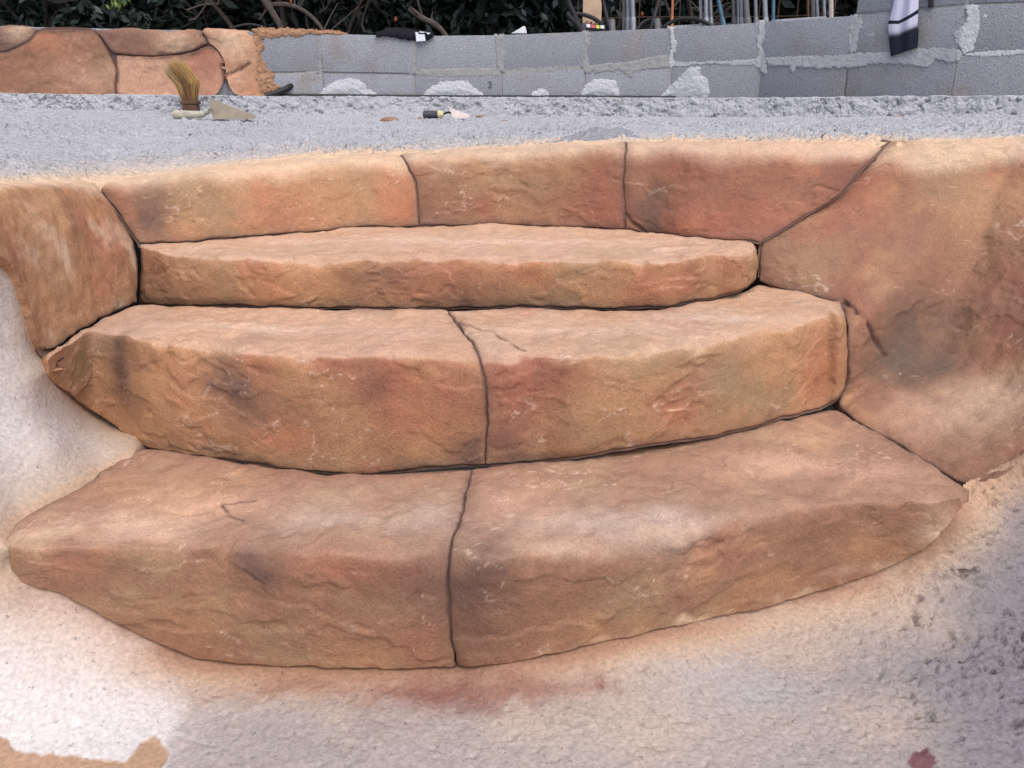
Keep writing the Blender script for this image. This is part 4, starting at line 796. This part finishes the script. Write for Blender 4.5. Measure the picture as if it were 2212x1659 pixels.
# ------------------------------------------------------------------ things on and behind the wall
def cloth_mesh(name, W, mat, parent, thick=0.006):
    n_, m_ = W.shape[:2]; nn, sg = normals(W); V = np.concatenate([W.reshape(-1, 3), (W - nn * thick).reshape(-1, 3)]); F1 = grid_faces(n_, m_, sg < 0); F2 = grid_faces(n_, m_, sg > 0) + n_ * m_
    b = [i * m_ for i in range(n_)]; e = [i * m_ + m_ - 1 for i in range(n_)]; t_ = list(range(m_)); u_ = [(n_ - 1) * m_ + i for i in range(m_)]; Q = []
    for L in (b, e, t_, u_):
        for x, y in zip(L[:-1], L[1:]): Q.append((x, y, y + n_ * m_, x + n_ * m_))
    me = mesh_np(name, V, np.vstack([F1, F2, np.array(Q)])); uv = me.uv_layers.new(name='UVMap')
    gu_, gv_ = np.meshgrid(np.linspace(0, 1, n_), np.linspace(0, 1, m_), indexing='ij'); UV = np.stack([gu_, gv_], -1).reshape(-1, 2); UV = np.vstack([UV, UV])
    li = np.empty(len(me.loops), np.int32); me.loops.foreach_get('vertex_index', li); uv.data.foreach_set('uv', UV[li].astype(np.float32).ravel())
    return link(name, me, mat, parent)
# black jacket thrown over the top of the wall
jk = thing('black_jacket', 'crumpled black jacket with a white patch draped over the wall top', 'clothing', loc=tuple(PW(880, 78)))
jk_i = Matrix.Translation(jk.location).inverted()
ul = np.linspace(812, 936, 60); W = []
for u in ul:
    q = (u - 812) / 124; hang = np.interp(q, [0, .15, .35, .6, .75, .92, 1], [76, 77, 80, 86, 90, 86, 78]); hump = np.interp(q, [0, .2, .5, .68, .8, .95, 1], [73, 62, 61, 66, 68, 64, 73])
    col_ = [PW(u, hang, .012), PW(u, (hang + 76) / 2, .02 + .006 * math.sin(u * .35)), PW(u, min(hump + 8, 77), .012)]; c2 = PW(u, hump, -.06); c3 = PW(u, hump + 1, -.14); c4 = PW(u, 74, -.20)
    W.append(spline([*col_, c2, c3, c4], 26))
W = np.array(W); W += normals(W)[0] * (0.010 * fbm(W, 14, 3, .6) + .006 * np.abs(fbm(W, 26, 2)))[..., None]; W -= np.array(jk.location)
cloth_mesh('fabric', W, M['blackcloth'], jk)
for pts in ([(898, 74), (917, 74), (919, 88), (899, 89.5)], [(897, 69), (903, 70), (904, 75), (898, 76)], [(906, 67.5), (920, 69), (914, 71), (906, 70)], [(920, 70), (930, 71), (925, 75)]):
    P4 = [np.array(PW(u, v, .034)) - np.array(jk.location) for u, v in pts]; bm = bmesh.new(); vs = [bm.verts.new(tuple(x)) for x in P4]; f = bm.faces.new(vs); r_ = bmesh.ops.extrude_face_region(bm, geom=[f])
    bmesh.ops.translate(bm, vec=(0, .03, 0), verts=[g for g in r_['geom'] if isinstance(g, bmesh.types.BMVert)]); bmesh.ops.recalc_face_normals(bm, faces=bm.faces)
    me = bpy.data.meshes.new('white_patch'); bm.to_mesh(me); bm.free(); link('white_patch', me, M['whitecloth'], jk)
# white chunk on the wall
b0 = PW(1125, 73, -.05); bm = bmesh.new(); k = frame_at(b0, 1)
prf = [(-21, 0), (-2, 10), (6, 15), (10, 13), (13, 0)]; a_ = [bm.verts.new((x * k, -.03, y * k)) for x, y in prf]; b_ = [bm.verts.new((x * k * .9, .04, y * k * .9)) for x, y in prf]
bm.faces.new(a_); bm.faces.new(b_[::-1]); [bm.faces.new((a_[i], b_[i], b_[(i + 1) % 5], a_[(i + 1) % 5])) for i in range(5)]
bmesh.ops.recalc_face_normals(bm, faces=bm.faces); bmesh.ops.bevel(bm, geom=list(bm.edges), offset=.003, segments=1, affect='EDGES')
me = bpy.data.meshes.new('plaster_offcut'); bm.to_mesh(me); bm.free(); o = link('plaster_offcut', me, M['white']); o.location = tuple(b0); tag(o, 'white wedge-shaped plaster offcut lying on the wall top', 'rubble')

# towel over the taller end of the wall
def mat_towel():
    t = NT('printed_towel'); uvn = t.n('ShaderNodeUVMap').outputs[0]; sx = t.n('ShaderNodeSeparateXYZ'); t.l(uvn, sx.inputs[0]); x, y = sx.outputs[0], sx.outputs[1]
    yy = t.ma('ADD', y, t.ma('MULTIPLY', t.mr(x, .35, 1.0, 0, 1, False), 0.085))        # band climbs on the right
    stripe = t.ma('MULTIPLY', t.mr(yy, .690, .694), t.mr(yy, .724, .720)); grad = t.mr(yy, .765, .87, 0.0, 1.0, False)
    cb = t.n('ShaderNodeCombineXYZ'); t.l(t.ma('MULTIPLY', x, 22.0), cb.inputs[0]); t.l(t.ma('MULTIPLY', yy, 130.0), cb.inputs[1])
    rt = t.n('ShaderNodeMapping'); t.l(cb.outputs[0], rt.inputs[0]); rt.inputs['Rotation'].default_value = (0, 0, R(45))
    s2 = t.n('ShaderNodeSeparateXYZ'); t.l(rt.outputs[0], s2.inputs[0])
    dx = t.ma('SUBTRACT', t.ma('FRACT', s2.outputs[0]), .5); dy = t.ma('SUBTRACT', t.ma('FRACT', s2.outputs[1]), .5); dist = t.ma('SQRT', t.ma('ADD', t.ma('MULTIPLY', dx, dx), t.ma('MULTIPLY', dy, dy)))
    dot = t.ma('LESS_THAN', dist, t.ma('MULTIPLY', grad, .75)); dk = t.ma('MAXIMUM', dot, stripe)
    col = t.mix(dk, tuple(lin((208, 208, 230))), tuple(lin((42, 44, 58))))
    return t.done(col, .9, None, .1)
tl = thing('towel', 'white towel with dark stripe and halftone hem hanging over the tall wall end', 'towel', loc=tuple(PW(1952, 60)))
W = []
for q in np.linspace(0, 1, 26):
    ut, ub = 1938 + 46 * q, 1924 + 58 * q; vb = 122 - 20 * q; u0 = 1919 + 64 * q; fold = .022 * math.exp(-((q - .62) / .16) ** 2) + .008 * math.sin(q * 9)
    zup = PW(ut, -60, .02); W.append(spline([PW(ut, -60, -.16), PW(ut, -78, -.10), PW(ut, -74, .0), PW(ut, -40, .016 + fold * .4), PW((ut + u0) / 2 + 1, 8, .02 + fold), PW(u0, 50, .022 + fold), PW(u0 + 1, 82 - 8 * q, .022 + fold * .8), PW(ub, vb, .022 + fold * .6)], 60))
W = np.array(W) - np.array(tl.location); cloth_mesh('cloth', W, mat_towel(), tl, .004)

# ground behind the wall and out to the horizon
bm = bmesh.new()
for (x0, x1, y0, y1) in ((-80, 80, 4.9, 90), (-80, -5.8, -80, 4.9), (5.8, 80, -80, 4.9), (-5.8, 5.8, -80, -2.0)):
    bm.faces.new([bm.verts.new(q) for q in ((x0, y0, EYE - .16), (x1, y0, EYE - .16), (x1, y1, EYE - .16), (x0, y1, EYE - .16))])
me = bpy.data.meshes.new('ground'); bm.to_mesh(me); bm.free(); tag(link('ground', me, M['soil']), kind='structure')
bm = bmesh.new(); bm.faces.new([bm.verts.new(q) for q in ((-5.8, -2, -.06), (5.8, -2, -.06), (5.8, 4, -.06), (-5.8, 4, -.06))])
me = bpy.data.meshes.new('pool_subfloor'); bm.to_mesh(me); bm.free(); tag(link('pool_subfloor', me, M['mortar_grey']), kind='structure')

# welded mesh fence behind the wall
GZ = EYE - .16
fn = thing('mesh_fence', 'rusty welded wire mesh standing behind the block wall', 'fence', loc=(1.2, 5.2, GZ)); fl = np.array(fn.location)
FO = -0.62
def fpt(u, z):
    a = PW(u, 40, FO); return np.array([a[0], a[1], z])
for u in (1250, 1296, 1340, 1382, 1426, 1469, 1513, 1556, 1598, 1640, 1681, 1722, 1763, 1801):
    a = fpt(u + 2, GZ); b = fpt(u - 5, EYE + 1.15); MB().tube([a - fl, b - fl], .0032, 6).build('wire', M['rust'], fn)
for k in range(6):
    z0 = EYE + .30 + .15 * k; MB().tube([np.array([*fpt(u, 0)[:2], z0 + .01 * math.sin(u * .01)]) - fl for u in np.linspace(1236, 1808, 24)], .0032, 6).build('wire', M['rust'], fn)
# steel props leaning there
def prop(name, ut, ub, wpx, off, mat, label, cat='prop', group=None, vb=66, ztop=1.25, plates=True):
    pb = PW(ub, vb, off); a = np.array([pb[0], pb[1], GZ]); top_dir = PW(ut, 0, off) - PW(ub, vb, off); b = PW(ub, vb, off) + top_dir * 3.2
    r_ = wpx * .5 * frame_at(pb, 1); a = PW(ub, vb, off) + (PW(ub, vb, off) - b) * ((pb[2] - GZ) / (b[2] - pb[2]))
    t = thing(name, label, cat, group, loc=tuple(a)); MB().tube([np.zeros(3), (b - a) * .55, (b - a) * .56], [r_, r_, r_ * .8], 12).build('outer_tube', mat, t)
    MB().tube([(b - a) * .55, b - a], r_ * .78, 12).build('inner_tube', mat, t)
    if plates: MB().box((0, 0, .004), (r_ * 5, r_ * 5, .008)).build('base_plate', M['steeldark'], t)
    return t
gp = 'steel props leaning behind the wall'
props = [(1347, 1348, 9, -.42, 'steeldark', 'slim dark grey prop at the left of the trio beside the plank'), (1356, 1357, 11, -.38, 'steel', 'middle prop of the trio beside the plank'), (1366, 1368, 13, -.34, 'steel', 'thick mortar-crusted prop, right of the trio beside the plank'),
 (1513, 1515, 9, -.42, 'steel', 'left prop of the trio above the drooping hose end'), (1525, 1526, 12, -.38, 'steel', 'middle pale prop of the trio above the drooping hose end'), (1535, 1537, 9, -.42, 'steel', 'right prop of the trio above the drooping hose end'),
 (1584, 1586, 10, -.45, 'steeldark', 'dull prop standing at the left of the large prop cluster'), (1593, 1594, 6, -.50, 'steel', 'thinnest pale prop in the large cluster'), (1600, 1602, 10, -.42, 'steel', 'pale grey prop beside the thinnest one'), (1611, 1616, 16, -.36, 'steeldark', 'thickest grey prop of the large cluster'), (1632, 1634, 10, -.42, 'steel', 'bluish grey prop between two thicker ones'), (1652, 1655, 13, -.36, 'steel', 'pale bluish prop with crusted mortar edge right of the cluster'),
 (1745, 1746, 8, -.56, 'wooddark', 'faint brown post at the left of the group beside the tall wall'), (1756, 1757, 11, -.48, 'steeldark', 'grey post at the left of the narrow pair by the tall wall'), (1765, 1768, 8, -.44, 'steel', 'narrow pale blue prop, left of the pair by the tall wall'), (1780, 1782, 8, -.44, 'steel', 'narrow pale blue prop, right of the pair by the tall wall'), (1795, 1796, 12, -.40, 'trowelpale', 'peeling pale post right beside the tall wall')]
for ut, ub, wp, of, m_, lab in props: prop('steel_prop', ut, ub, wp, of, M[m_], lab, 'prop', gp)
prop('blue_prop', 1552, 1566, 10, -.40, M['bluepaint'], 'leaning prop with chipped blue and white paint', 'prop', gp); prop('blue_prop', 1671, 1670, 9, -.44, M['bluepaint'], 'upright blue-painted prop right of the large cluster', 'prop', gp)
prop('timber_stake', 1453, 1451, 7, -.40, M['woodorange'], 'thin orange timber stake standing behind the wall', 'stake', plates=False)
# plank
a, b = PW(1260, 56, -.52), PW(1301, 56, -.52); pl = MB(); t_ = (b - a) / np.linalg.norm(b - a); wv_ = np.array([-t_[1], t_[0], 0]) * .025
lo = np.array([0, 0, GZ - a[2]]); hi = np.array([0, .18, 1.0])
pl.prism([a + lo, b + lo, b + hi, a + hi, a + lo + wv_, b + lo + wv_, b + hi + wv_, a + hi + wv_], .002); tag(pl.build('plank', M['wood']), 'pale raw timber plank leaning upright behind the machine', 'plank')
# white boards lying behind the wall top
for us, vs_, lab in (((1456, 1512), (55, 52), 'short white board edge behind the hose arc'), ((1676, 1786), (42, 35), 'long white board edge between props and tall wall')):
    a, b = PW(us[0], vs_[0], -.28), PW(us[1], vs_[1], -.28); m_ = MB(); wv_ = np.array([0, .12, 0]); dn = np.array([0, 0, -.35])
    m_.prism([a + dn, b + dn, b, a, a + dn + wv_, b + dn + wv_, b + wv_, a + wv_], .003); tag(m_.build('white_board', M['mortar_white']), lab, 'board')
# site machine: housing with coloured switches, tube frame and handle
mc_ = PW(1280, 66, -.30); mach = thing('site_machine', 'dark site machine with coloured switch labels and black tube frame behind the wall', 'machine', loc=(mc_[0], mc_[1], GZ)); ml = np.array(mach.location)
def mp_(u, v, off): return PW(u, v, off) - ml
hs = [mp_(1252, 66, -.24), mp_(1312, 64, -.24), mp_(1309, 54, -.26), mp_(1256, 48, -.26)]; lowf = [h.copy() for h in hs]
dn = np.array([0, 0, -.28]); bk = np.array([.02, .22, 0.0])
MB().prism([hs[0] + dn, hs[1] + dn, hs[2], hs[3], hs[0] + dn + bk, hs[1] + dn + bk, hs[2] + bk, hs[3] + bk], .008).build('housing', M['machine'], mach)
for (u, v), m_ in (((1271, 55.5), 'white'), ((1281, 56.5), 'red'), ((1291, 57.5), 'yellow'), ((1301, 58), 'white')):
    q_ = [mp_(u - 4.2, v - 3.8, -.228), mp_(u + 3.6, v - 3.2, -.228), mp_(u + 4.6, v + 3.8, -.222), mp_(u - 3.4, v + 3.4, -.222)]; bb = np.array([0, .02, 0]); MB().prism([q_[3], q_[2], q_[1], q_[0], q_[3] + bb, q_[2] + bb, q_[1] + bb, q_[0] + bb]).build('switch_label', M[m_], mach, False)
for (u, v), m_ in (((1268, 47), 'orange'), ((1277, 48.5), 'red'), ((1287, 49.5), 'white'), ((1296, 50.5), 'rubber')):
    a = mp_(u, v + 4, -.27); b = mp_(u - .5, v - 1.5, -.27); MB().tube([a, b - (b - a) * .3, b - (b - a) * .28, b], [.006, .006, .010, .009], 10).build('switch_knob', M[m_], mach)
MB().tube(spline([mp_(1222, -12, -.24), mp_(1230, 10, -.24), mp_(1243, 38, -.23), mp_(1256, 68, -.22)], 16), .017, 12).build('frame_tube', M['rubber'], mach)
MB().tube(spline([mp_(1300, -10, -.34), mp_(1306, 16, -.33), mp_(1312, 42, -.30), mp_(1318, 70, -.26)], 16), .012, 12).build('frame_tube', M['rubber'], mach)
MB().tube(spline([mp_(1224, 30, -.22), mp_(1234, 40, -.22), mp_(1246, 52, -.22), mp_(1254, 66, -.22)], 16), .014, 12).build('frame_tube', M['rubber'], mach)
MB().tube(spline([mp_(1224, 29, -.24), mp_(1245, 30, -.24), mp_(1266, 33, -.25), mp_(1288, 43, -.25), mp_(1308, 60, -.26)], 24), .012, 12).build('handle', M['rubber'], mach)
for u, v0 in ((1322, 42), (1420, 41)):
    a, b = PW(u + 1, 72, -.24), PW(u, v0 + 3, -.24); a2 = a + (a - b) * 1.6
    o = MB().tube([a2, b, b + (b - a) * .12, b + (b - a) * .17], [.019, .019, .015, .006], 12).build('grey_stake', M['steeldark']); tag(o, 'rounded grey post top beside the machine' if u < 1400 else 'rounded grey post top in the hose coil', 'post')
o = MB().tube(spline([PW(1428, -14, -.36), PW(1424, 0, -.36), PW(1418, 20, -.34), PW(1410, 48, -.30), PW(1402, 80, -.28)], 16), .013, 10).build('scuffed_tube', M['rubber']); tag(o, 'scuffed black tube leaning above the hose coil', 'tube')
# coiled hose and drooping hose
pts = []
for k in range(150):
    a = k / 150 * 2 * math.pi * 4; rx_ = .085 - .004 * (k / 37); c0 = PW(1402, 62, -.30); pts.append((c0[0] + rx_ * math.cos(a), c0[1] + .07 * math.sin(a) * .8 + .01 * math.sin(a * .25), c0[2] - .02 + .062 * math.sin(a + .3) + .010 * (k / 37 - 2)))
o = MB().tube(pts, .009, 8).build('hose_coil', M['rubber']); tag(o, 'small coil of black hose behind the wall beside the stake', 'hose')
o = MB().tube(spline([PW(1425, 72, -.28), PW(1437, 56, -.28), PW(1456, 45, -.28), PW(1480, 40, -.27), PW(1506, 42.5, -.26), PW(1530, 52, -.24), PW(1552, 70, -.22)], 40), .0115, 10).build('drooping_hose', M['rubber']); tag(o, 'thick black hose arching over the wall top below the props', 'hose')
o = MB().tube(spline([PW(485, 90, -.25), PW(500, 63, -.25), PW(520, 55, -.25), PW(540, 53, -.25), PW(560, 56, -.25), PW(578, 64, -.25), PW(592, 90, -.25)], 40), .007, 8).build('hose_loop', M['rubber']); tag(o, 'thin hose loop showing over the rock-faced wall top', 'hose')
o = MB().tube([PW(2011, 16, .012), PW(2011, -6, .012), PW(2012, -40, .01)], .012, 8).build('dark_hole_rod', M['blackpipe']); tag(o, 'black rod in place of a dark hole in the tall wall right of the towel', 'pipe')  # black rod stands where the block course has a dark hole

# ------------------------------------------------------------------ shrubs behind
def leaf_mesh(name, n, rx, ry, rz, size, bias=.35):
    d = RNG.normal(size=(n, 3)); d /= np.linalg.norm(d, axis=1)[:, None]; r_ = RNG.uniform(0, 1, n) ** bias
    lump = 1 + .35 * fbm(d, 2.2, 3); c = d * (r_ * lump)[:, None] * np.array([rx, ry, rz])
    a = RNG.normal(size=(n, 3)); a /= np.linalg.norm(a, axis=1)[:, None]; b = np.cross(a, RNG.normal(size=(n, 3))); b /= np.linalg.norm(b, axis=1)[:, None]; s_ = size * RNG.uniform(.6, 1.4, n)[:, None]
    V = np.stack([c - a * s_, c + b * s_ * .42, c + a * s_, c - b * s_ * .42], 1).reshape(-1, 3); F = np.arange(n * 4).reshape(-1, 4)
    return mesh_np(name, V, F, smooth=False)
crown_m = leaf_mesh('foliage', 15000, 1.35, 1.1, 1.7, .055); low_m = leaf_mesh('foliage_low', 9000, 1.3, .8, .95, .045)
crown_m.materials.append(M['leaf']); low_m.materials.append(M['leaf'])
def branch_mesh(seed, h):
    rnd = random.Random(seed); m_ = MB()
    for k in range(7):
        p0 = np.array([rnd.gauss(0, .18), rnd.gauss(0, .15), 0]); dr = np.array([rnd.gauss(0, .45), rnd.gauss(0, .3), 1.]); P_ = [p0]
        for q in range(6): dr = dr + np.array([rnd.gauss(0, .28), rnd.gauss(0, .2), 0]); P_.append(P_[-1] + dr / np.linalg.norm(dr) * h / 6)
        P_ = spline(P_, 16); m_.tube(P_, np.linspace(.022, .006, 16) * rnd.uniform(.6, 1.3), 6)
        for q in range(4):
            i = rnd.randrange(4, 15); d2 = np.array([rnd.gauss(0, 1), rnd.gauss(0, .6), rnd.gauss(.2, .5)]); d2 /= np.linalg.norm(d2); a = P_[i]; L = rnd.uniform(.2, .5)
            m_.tube([a, a + d2 * L * .5, a + d2 * L + np.array([rnd.gauss(0, .05), 0, rnd.gauss(0, .06)])], [.006, .004, .002], 5)
    return m_
specs = [(-5.3, 7.3), (-3.9, 6.9), (-2.5, 7.2), (-1.2, 6.9), (.1, 7.2), (1.3, 7.0), (2.6, 7.1), (3.9, 6.9), (5.2, 7.2), (-4.6, 8.8), (-2.9, 8.9), (-1.1, 8.8), (.7, 8.9), (2.4, 8.7), (4.2, 8.9)]
names = ['at the far left edge', 'left of the green hanging sprig', 'behind the flat capping stone of the facing', 'behind the ragged end of the facing', 'behind the black jacket', 'behind the white plaster offcut', 'behind the plank and machine', 'behind the prop cluster', 'behind the tall wall end']
for i, (x, y) in enumerate(specs):
    lab = ('dark leafy shrub ' + names[i]) if i < 9 else 'dark shrub in the deep shade of the back row'
    s_ = thing('shrub', lab, 'shrub', 'dark shrubs behind the wall' if i < 9 else 'back row of shrubs', loc=(x, y, GZ))
    branch_mesh(i, 2.2).build('stems', M['bark'], s_)
    o = link('crown', crown_m, None, s_); o.location = (0, .25, 2.35); o.rotation_euler = (0, 0, i * 1.3)
    o = link('undergrowth', low_m, None, s_); o.location = (0, .75, .75); o.rotation_euler = (0, 0, i * 2.1)
# leaning bare branches that catch the light
for n_, (pts, r0, lab) in enumerate((([(884, 19), (912, 39), (943, 55), (968, 84), (985, 120)], .022, 'bare diagonal branch with a pale broken end above the jacket'), ([(560, -20), (578, 10), (591, 31), (607, 62), (612, 110)], .028, 'leaning brown trunk above the ragged end of the facing'), ([(570, 12), (620, 10), (662, 27), (695, 62), (715, 110)], .018, 'arched bare branch beside the leaning brown trunk'), ([(403, 22), (440, 10), (470, 8), (474, -15)], .007, 'pale twig above the flat capping stone'), ([(408, 44), (425, 38), (445, 12), (470, -12)], .007, 'pale forked twig above the capping stone joint'), ([(560, 43), (575, 22), (590, -10)], .006, 'short pale twig beside the leaning trunk'), ([(690, 28), (705, 16), (720, -8)], .006, 'short pale twig right of the arched branch'), ([(788, 70), (782, 50), (790, 20), (800, -10)], .009, 'upright grey twig left of the jacket'))):
    P_ = spline([PY(u, v, 6.0 + .1 * n_) for u, v in pts], 24); tw = MB().tube(P_, np.linspace(r0, r0 * .7, 24), 7)
    for k in range(5):
        q = P_[random.randrange(4, 22)]; d2 = np.array([random.gauss(0, .14), random.gauss(0, .1), random.gauss(.02, .14)]); tw.tube([q, q + d2 * .6, q + d2 + np.array([.02, 0, .02])], [r0 * .35, r0 * .25, r0 * .15], 5)
    tag(tw.build('bare_branch', M['bark']), lab, 'branch', 'bare branches behind the wall')
# green sprig hanging in from above
sp = thing('green_sprig', 'bright green leafy sprig hanging in at the top left', 'branch', loc=tuple(PY(255, -40, 5.2))); sl_ = np.array(sp.location)
MB().tube(spline([PY(262, -150, 5.3) - sl_, PY(256, -40, 5.2) - sl_, PY(250, 5, 5.2) - sl_, PY(246, 22, 5.2) - sl_], 12), .004, 6).build('stem', M['bark'], sp)
Vl, Fl = [], []
for k in range(130):
    c = PY(random.gauss(254, 9), random.uniform(-50, 16) , 5.2 + random.gauss(0, .05)) - sl_; a = np.array([random.gauss(0, .5), random.gauss(0, .5), -1]); a /= np.linalg.norm(a); b = np.cross(a, RNG.normal(size=3)); b /= np.linalg.norm(b); s_ = random.uniform(.016, .030)
    i = len(Vl); Vl += [c - a * s_, c + b * s_ * .35, c + a * s_, c - b * s_ * .35]; Fl.append((i, i + 1, i + 2, i + 3))
me = mesh_np('leaves', np.array(Vl), np.array(Fl), smooth=False); link('leaves', me, M['leafgreen'], sp)
for (u, v, lab) in ((854, 42, 'dry orange leaf hanging left of the diagonal branch'), (1386, 31, 'dry orange leaf caught behind the mesh fence'), (628, 4, 'curled orange leaf above the arched branch')):
    c = PY(u, v, 5.9); k = frame_at(c, 1); bm = bmesh.new(); prf = [(0, -6), (2.6, -2), (2.4, 2.5), (0, 7), (-2.2, 2.5), (-2.6, -2)]
    vs = [bm.verts.new((x * k, .012 * math.cos(x), z * k)) for x, z in prf]; m0 = bm.verts.new((0, -.006, 0)); [bm.faces.new((vs[i], vs[(i + 1) % 6], m0)) for i in range(6)]
    me = bpy.data.meshes.new('dry_leaf'); bm.to_mesh(me); bm.free(); o = link('dry_leaf', me, M['redleaf']); o.location = tuple(c); o.rotation_euler = (0, .2, .3); tag(o, lab, 'leaf', 'dry orange leaves')
